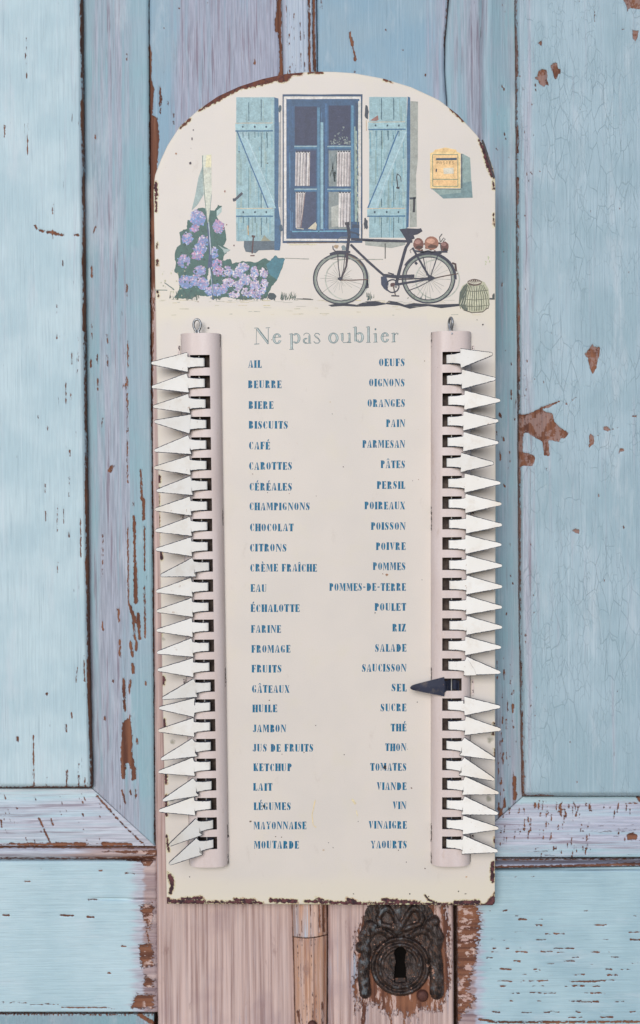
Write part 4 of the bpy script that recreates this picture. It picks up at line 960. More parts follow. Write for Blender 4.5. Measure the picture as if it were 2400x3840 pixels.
g.poly(TB((560, 1200), (640, 1180), (650, 1380), (560, 1390)), (176, 176, 166), 3.6, .8)
for (y, c) in ((630, (40, 108, 146)), (1035, (36, 104, 144))):
    for (xa, xb) in ((210, 425), (520, 748)):
        g.line(TB((xa, y + 8), (xb, y + 8)), 5.5, c, 5); g.line(TB((xa, y - 3), (xb, y - 3)), 2.4, (150, 178, 182), 5.1)
g.line(TB((440, 260), (440, 1420)), 6, (60, 122, 156), 5.2); g.line(TB((472, 400), (470, 1410)), 6.5, (128, 172, 186), 5.3); g.line(TB((455, 260), (456, 1410)), 1.6, (30, 72, 104), 5.4)
g.line(TB((512, 220), (512, 1410)), 5.5, (30, 92, 140), 5.2); g.line(TB((495, 620), (495, 1400)), 1.2, (30, 66, 96), 5.5)
g.line(TB((760, 240), (758, 1340)), 5.5, (60, 128, 162), 5.2); g.line(TB((800, 220), (800, 480)), 6, (34, 66, 96), 5.3); g.line(TB((790, 440), (795, 1340)), 6.5, (138, 160, 150), 5.25); g.line(TB((822, 200), (824, 1340)), 4, (206, 202, 190), 5.6)
g.line(TB((845, 200), (846, 900)), 1.8, (66, 80, 90), 5.6); g.line(TB((832, 300), (832, 1450)), 1.6, (214, 206, 198), 5.7)
for k in range(24): g.line(TB((805 + rnd.uniform(-14, 12), 560 + k * 34), (805 + rnd.uniform(-14, 12), 600 + k * 34)), 2, rnd.choice([(110, 122, 104), (170, 176, 160), (92, 104, 96)]), 5.65)
g.rect(*pairs(TB, (180, 1428), (740, 1500)), (30, 70, 112), 6); g.line(TB((190, 1432), (720, 1428)), 2.6, (84, 158, 184), 6.1); g.line(TB((440, 1428), (445, 1450)), 3, (60, 110, 130), 6.1)
g.line(TB((230, 1400), (300, 1408)), 2, (190, 180, 160), 6.1); g.poly(TB((340, 1405), (410, 1340), (425, 1370), (415, 1415)), (204, 190, 160), 5.9, .5)
g.line(TB((140, 1540), (600, 1535)), 2.2, (100, 74, 56), 6.2); g.line(TB((160, 1556), (420, 1554)), 2.4, (214, 202, 160), 6.2)
g.line(TB((80, 250), (85, 1480)), 1.8, (150, 148, 146), 6.2); g.line(TB((72, 400), (70, 1200)), 4, (160, 158, 156), .5); g.blob(*TB((75, 270))[0], 4, 9, (62, 84, 94), 6.3); g.blob(*TB((85, 1400))[0], 4, 9, (58, 86, 104), 6.3)
g.build('printed_window', pic, 'blue casement window with six panes and striped curtains')

# post box
g = Ink()
g.poly(TE((790, 330), (920, 400), (935, 560), (945, 800), (962, 1045), (480, 1058), (300, 900), (760, 900)), (136, 160, 154), 0, .8)
g.poly(TE((800, 800), (940, 780), (960, 1040), (480, 1055), (420, 1000), (770, 960)), (110, 140, 142), 1, .8)
g.line(TE((782, 330), (785, 890)), 3, (66, 80, 92), 2); g.line(TE((290, 900), (780, 905)), 1.8, (72, 92, 92), 2)
g.poly(TE((272, 320), (330, 300), (350, 265), (520, 230), (690, 265), (710, 305), (765, 320), (765, 890), (270, 890)), (236, 196, 116), 3, .3)
g.poly(TE((350, 270), (520, 240), (690, 272), (700, 300), (345, 302)), (232, 184, 104), 4, .4)
g.rect(*pairs(TE, (318, 350), (715, 735)), (238, 186, 106), 4); g.rect(*pairs(TE, (325, 760), (708, 845)), (236, 180, 100), 4)
for q in (((312, 345), (725, 345)), ((312, 345), (316, 855)), ((722, 345), (722, 855)), ((312, 858), (725, 858)), ((316, 745), (718, 745))): g.line(TE(*q), 1.5, (84, 118, 104), 5)
g.line(TE((368, 418), (705, 415)), 5.2, (34, 74, 98), 6); g.blob(*TE((372, 600))[0], 1.7, 4, (40, 52, 70), 6)
g.poly(TE((485, 565), (650, 555), (655, 655), (495, 660)), (214, 204, 180), 6, .5)
# small letters POSTES
P5 = {'P': [[(0, 0), (0, 5)], [(0, 0), (3, 0), (3, 2.4), (0, 2.4)]], 'O': [[(0, 0), (3, 0), (3, 5), (0, 5), (0, 0)]], 'S': [[(3, 0), (0, 0), (0, 2.4), (3, 2.6), (3, 5), (0, 5)]], 'T': [[(0, 0), (3, 0)], [(1.5, 0), (1.5, 5)]], 'E': [[(3, 0), (0, 0), (0, 5), (3, 5)], [(0, 2.5), (2.6, 2.5)]]}
for i, c in enumerate('POSTES'):
    for st_ in P5[c]: g.line([(1032 + i * 7.4 + x * 1.15, 382 + y * 1.1) for x, y in st_], 1.25, (150, 112, 62), 6, .1)
g.build('printed_post_box', pic, 'yellow post box lettered POSTES with grey shadow')

# bicycle
g = Ink()
ink = (44, 46, 66); ink2 = (52, 48, 60)
for (cx, cy, rx, ry) in ((348, 500, 165, 155), (1030, 500, 165, 150)):
    p = TD((cx, cy))[0]; g.ell(p[0], p[1], rx * .3125, ry * .3125, 3, (182, 182, 168), 0)
g.poly(TD((200, 695), (300, 675), (420, 690), (490, 668), (560, 665), (640, 680), (660, 660), (720, 668), (780, 690), (850, 680), (1000, 690), (1200, 682), (1200, 700), (1060, 718), (960, 700), (880, 708), (820, 722), (740, 700), (640, 690), (560, 700), (420, 705), (320, 700), (230, 705)), (38, 42, 60), 1, .8)
for (cx, cy, rx, ry) in ((295, 495, 203, 190), (962, 493, 198, 185)):
    x, y = TD((cx, cy))[0]; k = .3125
    for j in range(26):
        a = math.tau * j / 26 + rnd.uniform(-.05, .05); r0 = rnd.uniform(.05, .15); r1 = rnd.uniform(.3, .9)
        g.line([(x + math.cos(a) * rx * k * r0, y + math.sin(a) * ry * k * r0), (x + math.cos(a) * rx * k * r1, y + math.sin(a) * ry * k * r1)], .7, rnd.choice([(150, 150, 140), (168, 168, 156), (120, 124, 118)]), 2)
    g.ell(x, y, (rx - 12) * k, (ry - 12) * k, 4.4, (134, 142, 130), 2.5); g.ell(x, y, rx * k, ry * k, 3.2, ink, 3); g.ell(x, y, (rx - 25) * k, (ry - 23) * k, 2.4, (46, 56, 70), 3)
    g.blob(x, y, 5.6, 5.4, ink, 5)
# mudguards
x, y = TD((295, 495))[0]; g.ell(x, y, 64, 61, 5, ink, 4, -100, 22); g.ell(x, y, 61, 58, 2.5, (120, 90, 66), 4.2, -70, -30)
x, y = TD((962, 493))[0]; g.ell(x, y, 63.5, 60.5, 6, ink, 4, -150, 2)
g.line(TD((1140, 375), (1165, 385), (1170, 440)), 5, (74, 48, 48), 4.4); g.line(TD((498, 500), (505, 560), (490, 560)), 3.4, ink, 4)
# frame
for (pts, w_, c) in (([(375, 195), (560, 205), (840, 212)], 6.4, ink), ([(350, 75), (362, 170), (352, 240), (340, 330)], 7.5, ink), ([(350, 300), (340, 400), (305, 490)], (6, 2.6), (62, 44, 56)), ([(275, 300), (280, 400), (292, 490)], 2.4, ink2), ([(330, 300), (320, 420), (300, 490)], 2, ink2),
                     ([(372, 235), (500, 360), (625, 470)], 5.6, ink), ([(820, 210), (790, 260), (745, 420), (710, 560)], 7.2, ink), ([(840, 260), (880, 330), (960, 470)], 5, ink), ([(680, 545), (860, 515), (990, 490)], 5.4, ink),
                     ([(720, 500), (850, 495), (1000, 488)], 3.2, ink2), ([(1000, 495), (900, 550), (810, 585)], 2, ink), ([(1010, 490), (1100, 470), (1185, 456)], 2.4, (82, 56, 50)), ([(920, 330), (950, 470)], 2.2, ink), ([(1035, 305), (980, 470)], 2.4, ink), ([(300, 505), (400, 505), (505, 500)], 2.4, (92, 60, 52)),
                     ([(625, 470), (720, 480), (855, 475)], 8, ink), ([(690, 530), (712, 620)], 3, (92, 80, 72)), ([(680, 622), (740, 626)], 3, ink2), ([(655, 450), (700, 462)], 3, ink), ([(470, 205), (540, 208)], 2, ink), ([(215, 310), (270, 290), (370, 292)], 5, ink),
                     ([(330, 80), (365, 75)], 7, ink2), ([(385, 95), (440, 100)], 8, (44, 62, 86)), ([(320, 130), (410, 150), (440, 165)], 4, (40, 58, 84)), ([(460, 80), (460, 190)], 1.6, ink2), ([(270, 200), (300, 180), (350, 180)], 1.6, (110, 116, 116)), ([(270, 200), (290, 222), (340, 225)], 1.4, (110, 116, 116)),
                     ([(415, 290), (437, 285)], 2, ink), ([(830, 300), (820, 280), (850, 260)], 1.6, ink2), ([(860, 370), (875, 385)], 6, ink)):
    g.line(TD(*pts), w_, c, 6 + rnd.uniform(0, .5), .25)
g.poly(TD((600, 480), (640, 470), (660, 530), (650, 590), (625, 570), (602, 540)), (46, 56, 84), 6.6, .5)
x, y = TD((690, 550))[0]; g.ell(x, y, 15, 15, 3.2, ink, 7); g.blob(x, y - 3, 5.5, 5.5, (90, 52, 52), 7.2); g.line([(x - 12, y), (x + 12, y)], 1.6, (196, 186, 176), 7.1)
g.poly(TD((742, 120), (800, 112), (880, 118), (905, 112), (915, 135), (880, 158), (850, 165), (860, 190), (800, 215), (775, 175), (760, 150)), ink, 7.4, .4)
g.line(TD((960, 470), (1010, 490), (960, 510)), 5, ink, 7)
for k in range(26):
    p = TD((rnd.uniform(850, 1105), rnd.uniform(225, 288)))[0]; g.blob(p[0], p[1], rnd.uniform(1.5, 5), rnd.uniform(1.2, 4), rnd.choice([(104, 54, 44), (84, 46, 46), (140, 82, 54), (60, 40, 46)]), 7.9, 8, .4)
# pumpkins on the rack
for (x, y, rx, ry, c) in ((886, 232, 40, 46, (118, 62, 46)), (985, 225, 55, 50, (156, 92, 58)), (1082, 250, 32, 38, (104, 54, 44))):
    p = TD((x, y))[0]; g.blob(p[0], p[1], rx * .3125, ry * .3125, c, 8, 14, .05); g.blob(p[0] - 2, p[1] - 5, rx * .18, ry * .12, tuple(min(255, v + 50) for v in c), 8.2, 10, .1); g.blob(p[0] + 2, p[1] + 8, rx * .2, ry * .1, tuple(int(v * .6) for v in c), 8.3, 10, .2)
g.line(TD((860, 285), (950, 295), (1105, 290)), 4.4, ink, 8.5); g.line(TD((900, 300), (960, 285), (1020, 305), (1060, 300)), 4, ink, 8.5)
for q in ([(1050, 215), (1045, 180), (1065, 155)], [(1055, 215), (1075, 185), (1088, 195), (1070, 215)], [(1048, 220), (1060, 290)]): g.line(TD(*q), 1.8, (58, 62, 66), 8.7)
p = TD((262, 250))[0]; g.blob(p[0], p[1], 6, 5, (172, 140, 104), 8); g.line(TD((238, 245), (240, 270), (262, 290)), 2.4, ink2, 8.1)
p = TD((320, 262))[0]; g.blob(p[0], p[1], 5.5, 6.5, (120, 134, 136), 5.8)
g.build('printed_bicycle', pic, 'dark bicycle with pumpkins on its rack')

# basket
g = Ink()
g.poly(TD((1190, 680), (1195, 600), (1215, 550), (1260, 520), (1330, 500), (1385, 520), (1415, 570), (1425, 650), (1415, 700), (1380, 740), (1300, 752), (1230, 735), (1200, 705)), (186, 182, 150), 0, .5)
g.poly(TD((1190, 680), (1198, 600), (1225, 550), (1255, 530), (1250, 600), (1245, 700), (1260, 745), (1215, 715)), (92, 102, 92), 1, .6)
for i in range(13):
    t = (i - 6) / 6.0; xt = 1312 + t * 62; xb = 1308 + t * 112
    g.line(TD((xt, 545 - 8 * math.cos(t)), (xt + (xb - xt) * .75, 620), (xb, 700 - 12 * abs(t)), (xb - t * 8, 742 - 20 * abs(t))), 1.7, (78, 84, 70) if i % 2 else (104, 108, 84), 2)
    g.line(TD((xt + 5, 550), (xb + 6, 690)), 1.3, (216, 210, 178), 1.6)
for y in (575, 640, 690): g.line(TD((1212, y + 8), (1310, y + 16), (1412, y + 6)), 1.4, (96, 98, 80), 2.4)
p = TD((1310, 522))[0]; g.blob(p[0], p[1], 17, 8, (96, 72, 62), 3, 16, .05)
for i in range(9):
    a = math.pi * (i / 8.0); g.line([(p[0], p[1] + 5), (p[0] - 15 * math.cos(a), p[1] - 6 * math.sin(a))], 1.3, (210, 200, 176), 3.2)
g.line(TD((1225, 730), (1290, 752), (1370, 745), (1410, 715)), 2, (70, 58, 50), 3.3)
g.build('printed_basket', pic, 'round slatted basket on the ground')

# ------------------------------------------------------------------ stencil lettering
s = NT('blue_stencil_ink')
a1 = s.noise(s.coord(), 330, 4, 0.7); a2 = s.noise(s.coord((1, 1, 1), (.3, .6, .1)), 120, 2)
c_ = s.mix(s.ramp(a1, 0.35, 0.7), lin((8, 94, 132)), lin((26, 116, 148)))
c_ = s.mix(s.ramp(a2, 0.6, 0.7, 0, 0.3), c_, lin((70, 88, 120)))
c_ = s.mix(s.ramp(s.noise(s.coord(), 1300, 3), 0.64, 0.78, 0, 0.3), c_, lin((190, 200, 205)))
m_blue = s.fin(c_, 0.5, 0.3)
def crescent(cx, cy, rx, ry, a0, a1_, th, thin=.07, n=9):
    o_, i_ = [], []
    for k in range(n + 1):
        a = math.radians(a0 + (a1_ - a0) * k / n); am = (a0 + a1_) / 2
        w_ = thin + (th + .04 - thin) * max(0, math.cos(a - math.radians(am))) ** .8
        o_.append((cx + rx * math.cos(a), cy + ry * math.sin(a))); i_.append((cx + (rx - w_) * math.cos(a), cy + (ry - w_ * .55) * math.sin(a)))
    return o_ + i_[::-1]
def stem(x, w_=.30, y0=0, y1=1, s0=True, s1_=True):
    q = []
    e = .05
    q = [(x - (e if s0 else 0), y0), (x + w_ + (e if s0 else 0), y0), (x + w_, y0 + .07), (x + w_, y1 - .07), (x + w_ + (e if s1_ else 0), y1), (x - (e if s1_ else 0), y1), (x, y1 - .07), (x, y0 + .07)]
    return q
def R4(x0, y0, x1, y1): return [(x0, y0), (x1, y0), (x1, y1), (x0, y1)]
GL = {
 'I': (.36, [stem(.05)]),
 'E': (.62, [stem(.05), R4(.36, .92, .58, 1), [(.46, 1), (.6, 1), (.6, .70)], R4(.36, .46, .47, .54), [(.47, .36), (.52, .36), (.52, .64), (.47, .64), (.44, .5)], R4(.36, 0, .58, .08), [(.46, 0), (.62, 0), (.62, .3)]]),
 'F': (.58, [stem(.05), R4(.36, .92, .56, 1), [(.44, 1), (.58, 1), (.58, .68)], R4(.36, .46, .46, .54), [(.46, .36), (.51, .36), (.51, .64), (.46, .64), (.43, .5)]]),
 'L': (.56, [stem(.05), R4(.36, 0, .54, .08), [(.42, 0), (.58, 0), (.58, .34)]]),
 'H': (.76, [stem(.05), stem(.47), R4(.34, .46, .44, .54)]),
 'T': (.62, [stem(.19), R4(.0, .93, .17, 1), R4(.47, .93, .64, 1), [(.0, 1), (.14, 1), (0, .66)], [(.64, 1), (.5, 1), (.64, .66)]]),
 'U': (.70, [[(.0, 1), (.36, 1), (.31, .94), (.31, .2), (.34, .1), (.28, 0), (.12, .06), (.05, .2), (.05, .94)], [(.46, 1), (.68, 1), (.62, .94), (.62, .2), (.52, .04), (.4, 0), (.38, .05), (.5, .1), (.56, .22), (.56, .94)]]),
 'O': (.64, [crescent(.32, .5, .30, .5, 100, 260, .2), crescent(.32, .5, .30, .5, -80, 80, .2)]),
 'C': (.60, [crescent(.34, .5, .31, .5, 95, 265, .23), [(.38, 1), (.5, .95), (.56, 1), (.57, .62), (.5, .72), (.44, .9)], [(.38, 0), (.5, .06), (.58, .26), (.52, .24), (.46, .1), (.38, .05)]]),
 'G': (.66, [crescent(.34, .5, .31, .5, 95, 265, .23), [(.38, 1), (.5, .95), (.56, 1), (.57, .64), (.5, .74), (.44, .9)], [(.36, .46), (.64, .46), (.6, .4), (.6, .02), (.54, .1), (.4, 0), (.38, .06), (.4, .1), (.4, .4)]]),
 'D': (.70, [stem(.05), crescent(.30, .5, .36, .5, -78, 78, .25)]),
 'B': (.66, [stem(.05), crescent(.34, .745, .24, .255, -80, 80, .2), crescent(.34, .25, .28, .25, -80, 80, .23)]),
 'P': (.62, [stem(.05), crescent(.34, .73, .26, .27, -82, 82, .2)]),
 'R': (.70, [stem(.05), crescent(.34, .745, .25, .255, -82, 82, .2), [(.36, .46), (.48, .42), (.6, .3), (.6, .1), (.7, .05), (.62, 0), (.46, .02), (.40, .12), (.42, .34)]]),
 'S': (.56, [[(.04, .74), (.08, .9), (.2, 1), (.3, 1), (.28, .94), (.22, .84), (.3, .7), (.5, .5), (.54, .3), (.46, .1), (.34, 0), (.24, 0), (.3, .08), (.34, .2), (.24, .34), (.08, .52)], [(.36, 1), (.44, .95), (.5, 1), (.52, .66), (.46, .74), (.38, .92)], [(.02, 0), (.08, .05), (.16, 0), (.18, .05), (.08, .26), (.02, .34)]]),
 'V': (.68, [[(0, 1), (.36, 1), (.32, .93), (.42, .3), (.34, 0), (.28, .06), (.06, .93)], [(.46, 1), (.7, 1), (.64, .93), (.44, .22), (.42, .14), (.56, .93)]]),
 'A': (.70, [[(-.02, 0), (.2, 0), (.14, .07), (.24, .5), (.34, .92), (.3, .98), (.06, .07)], [(.32, 0), (.72, 0), (.66, .07), (.46, .94), (.38, 1), (.36, .9), (.42, .5), (.38, .07)], R4(.2, .28, .34, .34)]),
 'M': (.92, [[(.0, 0), (.2, 0), (.14, .07), (.14, .8), (.07, .8), (.07, .07)], [(.0, 1), (.3, 1), (.48, .35), (.42, .0), (.14, .85), (.04, .93)], [(.5, .4), (.56, .4), (.66, .9), (.6, 1)], stem(.64, .24)]),
 'N': (.78, [[(.0, 0), (.2, 0), (.14, .07), (.14, .78), (.07, .84), (.07, .07)], [(.0, 1), (.3, 1), (.68, .26), (.68, 0), (.6, 0), (.12, .86), (.03, .94)], [(.58, 1), (.8, 1), (.74, .93), (.74, .3), (.67, .42), (.67, .93)]]),
 'J': (.50, [[(.16, 1), (.52, 1), (.47, .94), (.47, .2), (.38, .04), (.22, 0), (.2, .06), (.24, .16), (.21, .94)], [(.0, .2), (.1, .26), (.16, .18), (.14, .02), (.04, .05)]]),
 'K': (.72, [stem(.05), [(.36, .48), (.56, .94), (.5, 1), (.72, 1), (.64, .94), (.42, .5)], [(.42, .56), (.68, .06), (.74, 0), (.36, 0), (.42, .06), (.36, .42)]]),
 'X': (.70, [[(0, 1), (.34, 1), (.3, .93), (.66, .07), (.72, 0), (.36, 0), (.4, .07), (.06, .93)], [(.48, 1), (.7, 1), (.62, .93), (.48, .6), (.44, .66), (.56, .93)], [(0, 0), (.2, 0), (.14, .07), (.26, .36), (.22, .42), (.06, .07)]]),
 'Y': (.68, [[(0, 1), (.34, 1), (.3, .93), (.42, .5), (.32, .42), (.06, .93)], [(.46, 1), (.7, 1), (.62, .93), (.46, .5), (.42, .56), (.54, .93)], stem(.24, .22, 0, .42, True, False)]),
 'Z': (.60, [[(.0, 0), (.3, 0), (.58, .92), (.58, 1), (.28, 1)], [(.02, 1), (.24, 1), (.22, .93), (.1, .9), (.02, .7)], [(.34, 0), (.6, 0), (.6, .34), (.52, .12), (.36, .07)]]),
 '-': (.44, [R4(.06, .42, .38, .56)]), ' ': (.30, []),
}
AC = {'É': ('E', 'a'), 'È': ('E', 'g'), 'Â': ('A', 'c'), 'Î': ('I', 'c')}
def word(txt, x0, x1, yc, cap=18.0, skip=()):
    g = Ink()
    sp = .12; adv = []; tot = 0
    for c in txt:
        b = AC.get(c, (c, ''))[0]; w_ = GL[b][0]; adv.append((c, tot)); tot += w_ + sp
    tot -= sp
    kx = (x1 - x0) / tot
    for (c, ax) in adv:
        b, ac_ = AC.get(c, (c, ''))
        jx, jy = rnd.uniform(-.25, .25), rnd.uniform(-.35, .35)
        f = lambda p: (x0 + (ax + p[0]) * kx + jx, yc + cap / 2 - p[1] * cap + jy)
        col = (60, 110, 150)
        for sh in GL[b][1]:
            try: g.poly([f(p) for p in sh], col, 2, 0.12)
            except Exception: pass
        cxm = GL[b][0] / 2
        if ac_ == 'a': g.poly([f((cxm - .06, 1.08)), f((cxm + .05, 1.06)), f((cxm + .2, 1.34)), f((cxm + .04, 1.34))], col, 2)
        if ac_ == 'g': g.poly([f((cxm + .06, 1.08)), f((cxm - .05, 1.06)), f((cxm - .2, 1.34)), f((cxm - .04, 1.34))], col, 2)
        if ac_ == 'c': g.poly([f((cxm - .2, 1.06)), f((cxm - .04, 1.28)), f((cxm + .06, 1.28)), f((cxm + .2, 1.06)), f((cxm + .12, 1.06)), f((cxm, 1.2)), f((cxm - .12, 1.06))], col, 2)
    g.build('printed_word', board, 'stencilled word ' + txt, m_blue)
WL = [('AIL', 586, 618, 860), ('BEURRE', 586, 665, 908), ('BIERE', 587, 646, 957), ('BISCUITS', 587, 680, 1004), ('CAFÉ', 588, 638, 1053), ('CAROTTES', 588, 690, 1101), ('CÉRÉALES', 589, 690, 1150), ('CHAMPIGNONS', 589, 732, 1196.5), ('CHOCOLAT', 590, 693, 1246), ('CITRONS', 590, 677, 1294), ('CRÈME FRAÎCHE', 591, 749, 1341.5), ('EAU', 592, 630, 1389.5), ('ÉCHALOTTE', 592, 708, 1437), ('FARINE', 593, 664, 1486), ('FROMAGE', 594, 686, 1533), ('FRUITS', 594, 665, 1580), ('GÂTEAUX', 595, 684, 1628), ('HUILE', 596, 655, 1674), ('JAMBON', 597, 676, 1721), ('JUS DE FRUITS', 597, 740, 1767), ('KETCHUP', 598, 689, 1813), ('LAIT', 598, 643, 1859.5), ('LÉGUMES', 599, 687, 1905), ('MAYONNAISE', 599, 724, 1950.5), ('MOUTARDE', 600, 706, 1996)]
WR = [('OEUFS', 895, 956, 856), ('OIGNONS', 872, 956, 904), ('ORANGES', 868, 957, 952.5), ('PAIN', 912, 957, 1000), ('PARMESAN', 856, 957, 1049), ('PÂTES', 899, 957, 1097), ('PERSIL', 890, 957, 1146), ('POIREAUX', 861, 957, 1194.5), ('POISSON', 876, 958, 1243), ('POIVRE', 888, 958, 1290.5), ('POMMES', 881, 958, 1338), ('POMMES-DE-TERRE', 778, 959, 1387), ('POULET', 885, 959, 1434), ('RIZ', 927, 959, 1483), ('SALADE', 886, 960, 1531), ('SAUCISSON', 855, 960, 1578), ('SEL', 925, 960, 1624.5), ('SUCRE', 899, 960, 1671.5), ('THÉ', 923, 960, 1719), ('THON', 910, 960, 1765.5), ('TOMATES', 875, 960, 1812), ('VIANDE', 890, 960, 1857.5), ('VIN', 928, 960, 1903), ('VINAIGRE', 871, 961, 1949), ('YAOURTS', 876, 961, 1995.5)]
for w_ in WL + WR: word(*w_)

# title, thin double outlines
s = NT('faded_green_ink'); m_title = s.fin(s.mix(s.ramp(s.noise(s.coord(), 400, 3), .35, .65), lin((70, 104, 110)), lin((112, 136, 136))), 0.5, 0.3)
T_ = tr(.25, 579.6, 749.7)
g = Ink()
dk, lt = (80, 112, 118), (150, 166, 162)
def ln(pts, w_=1.1): g.line(T_(*pts), w_, dk, 2, .1)
def dstem(x, y0, y1, foot=True, head=True, wd=17):
    g.line(T_((x, y0), (x + 1, y1)), wd * .25, (176, 186, 182), 1, .1)
    ln([(x - wd / 2, y0), (x - wd / 2 + 1, y1)], .9); ln([(x + wd / 2, y0 - 4), (x + wd / 2 + 1, y1)], 1.7)
    if foot: ln([(x - wd / 2 - 12, y1 + 2), (x + wd / 2 + 13, y1)], 1.3)
    if head: ln([(x - wd / 2 - 14, y0 + 2), (x + wd / 2, y0 - 6)], 1.2)
def ring(cx, cy, rx, ry, a0=0, a1=360, thick=20):
    p = T_((cx, cy))[0]; k = .25
    g.ell(p[0], p[1], (rx - thick / 2) * k, (ry - 4) * k, 0, (176, 186, 182), 1, a0, a1, .05, wfun=lambda a: (8 + (thick - 8) * abs(math.cos(a))) * k)
    g.ell(p[0], p[1], rx * k, ry * k, 1.2, dk, 2, a0, a1, .05)
    g.ell(p[0], p[1], (rx - thick) * k, (ry - 8) * k, 1.2, dk, 2.2, a0, a1, .05)
ln([(105, 112), (103, 250)], 1.1); ln([(84, 254), (132, 251)], 1.5); ln([(84, 102), (118, 100)], 1.3); g.line(T_((112, 104), (214, 248)), 4, (176, 186, 182), 1, .1); ln([(118, 102), (217, 232)], 2.2); ln([(100, 108), (212, 254)], 1.0); ln([(217, 104), (216, 254)], 1.3); ln([(193, 100), (232, 98)], 1.4)
ring(300, 202, 40, 48, 20, 335); ln([(268, 190), (337, 186)], 1.3)
dstem(436, 158, 302); ring(480, 199, 38, 47, -140, 140)
ring(573, 222, 27, 25, 60, 300, 14); dstem(604, 172, 244, True, False, 13); g.ell(*T_((580, 172))[0], 7, 5.6, 1.4, dk, 2, 180, 360, .05)
ln([(703, 168), (690, 152), (665, 152), (652, 170), (668, 190), (695, 205), (707, 226), (690, 244), (662, 244), (646, 228)], 1.8); ln([(665, 172), (690, 196), (696, 226)], .9)
ring(832, 196, 46, 49)
dstem(916, 156, 220, False, True, 15); ln([(910, 218), (930, 240), (962, 238), (980, 222)], 1.3); dstem(983, 154, 238, True, True, 12)
dstem(1040, 94, 228, False); ring(1080, 190, 38, 47, -140, 150)
dstem(1163, 92, 236); dstem(1230, 156, 234, True, True, 15); g.blob(*T_((1230, 112))[0], 2.2, 2.6, dk, 2)
ring(1320, 190, 38, 46, 20, 335); ln([(1290, 180), (1356, 176)], 1.3)
dstem(1401, 152, 232, True, True, 15); ln([(1412, 168), (1428, 148), (1444, 152), (1440, 166)], 1.8)
g.build('printed_title', board, 'soft grey green heading Ne pas oublier')

# small chips and specks of missing enamel
g = Ink()
for (T, lst) in ((TA, [(398, 515, 4, 5), (385, 605, 5, 10), (374, 705, 2, 2), (368, 857, 8, 11), (870, 738, 4, 4), (1163, 858, 5, 3), (480, 312, 5, 3)]),):
    for (x, y, a, b) in lst: p = T((x, y))[0]; g.blob(p[0], p[1], a * .23 * 1.5, b * .23 * 1.5, (62, 44, 56), 12)
for (x, y, a, b, c) in ((416, 363, 2.2, 2.2, (168, 112, 70)), (553, 580, 1.6, 1.8, (96, 48, 46)), (535, 531, 1.6, 1.6, (150, 96, 84)), (402, 699, 1.2, 1.2, (120, 60, 60)), (531, 452, 1.6, 3, (150, 92, 78)), (468, 713, 1.4, 1, (150, 110, 90)),
                        (492, 775, 2.6, 2.6, (60, 44, 44)), (1127, 1171 - 415, 1.6, 1, (40, 34, 40)), (1141, 767, 2.2, 2.2, (30, 28, 34)), (642, 803, 1, 1, (60, 50, 50)), (914, 1358, 3.6, 3.4, (160, 108, 70)), (904, 1356, 1.6, 1, (160, 108, 70)), (886, 1448, 1.4, 1.4, (40, 34, 34)), (986, 1659, 1.2, 1.2, (50, 40, 40)), (636, 1655, 1.4, 1.4, (80, 60, 40)),
                        (910, 1813, 3.4, 5, (50, 44, 48)), (623, 1905, 3, 3, (54, 60, 62)), (592, 1941, 2.4, 2.2, (90, 70, 50)), (651, 1977, 1.2, 1.2, (70, 50, 40)), (665, 1978, 1.3, 1.3, (60, 44, 44)), (776, 1991, 1.2, 1, (60, 50, 44)), (787, 2003, 1, 1.4, (60, 50, 44)), (941, 2009, 1.3, 1.3, (60, 50, 44)), (764, 2008, 2.4, 2.2, (190, 166, 140)),
                        (813, 1783, 1.2, 1.2, (50, 40, 40)), (746, 1724 - 10, 1.2, 1.2, (50, 40, 40)), (972, 1862, 2, 1.4, (110, 76, 60)), (846, 1941, 1, 1, (50, 40, 40)), (718, 1778, 1, 1, (60, 60, 60)), (666, 1782, 1, 1, (60, 60, 60)), (963, 1770, 0.8, .8, (60, 60, 60)), (1004, 2052, 1.4, 1.4, (90, 60, 50)),
                        (418, 1992, 3, 2.8, (70, 46, 44)), (448, 2072, 1.2, 1.2, (40, 30, 30)), (960, 2037, 1.3, 1.3, (60, 40, 40)), (1102, 2072, 2.6, 1.6, (200, 160, 120)), (997, 1370, 1, 1, (60, 60, 60)), (835, 2112, 1.4, 1.4, (50, 44, 44)), (968, 2112, 1.6, 1.6, (40, 34, 40)), (1013, 2118, 1.5, 1.5, (40, 34, 40)), (1083, 2106, 1.4, 1.6, (50, 40, 44)), (1100, 2112, 3, .8, (60, 50, 50)),
                        (747, 1192 - 20, 1, 1, (100, 80, 60)), (683, 1166, 1, 1, (140, 70, 50)), (632, 1164, 1, 1, (60, 50, 50)), (811, 1103, 1.1, 1.1, (60, 40, 40)), (597, 1120, 1, 1, (100, 70, 60)), (975, 1136, 1, 1, (120, 80, 60)), (989, 1133, 1, 1, (150, 110, 80)), (785, 978, 1, 1, (70, 70, 70)), (780, 950, 1, 1, (180, 140, 80)), (1003, 853, 1.2, 1.2, (120, 90, 40))):
    g.blob(x, y, a, b, c, 12, 8, .35)
for (pts, w_, c) in (([(745, 1890), (737, 1925), (740, 1950), (747, 1955)], 1.5, (226, 196, 124)), ([(832, 1888), (840, 1900)], 5, (224, 204, 154)), ([(842, 1915), (845, 1928)], 2.2, (224, 204, 154)), ([(1005, 2115), (1014, 2128), (1026, 2133)], 2.4, (44, 38, 44)), ([(1139, 330), (1148, 356), (1158, 388), (1167, 419)], 5, (44, 34, 38))):
    g.line(pts, w_, c, 12, .6)
tag(g.build('enamel_specks', board), kind='stuff')

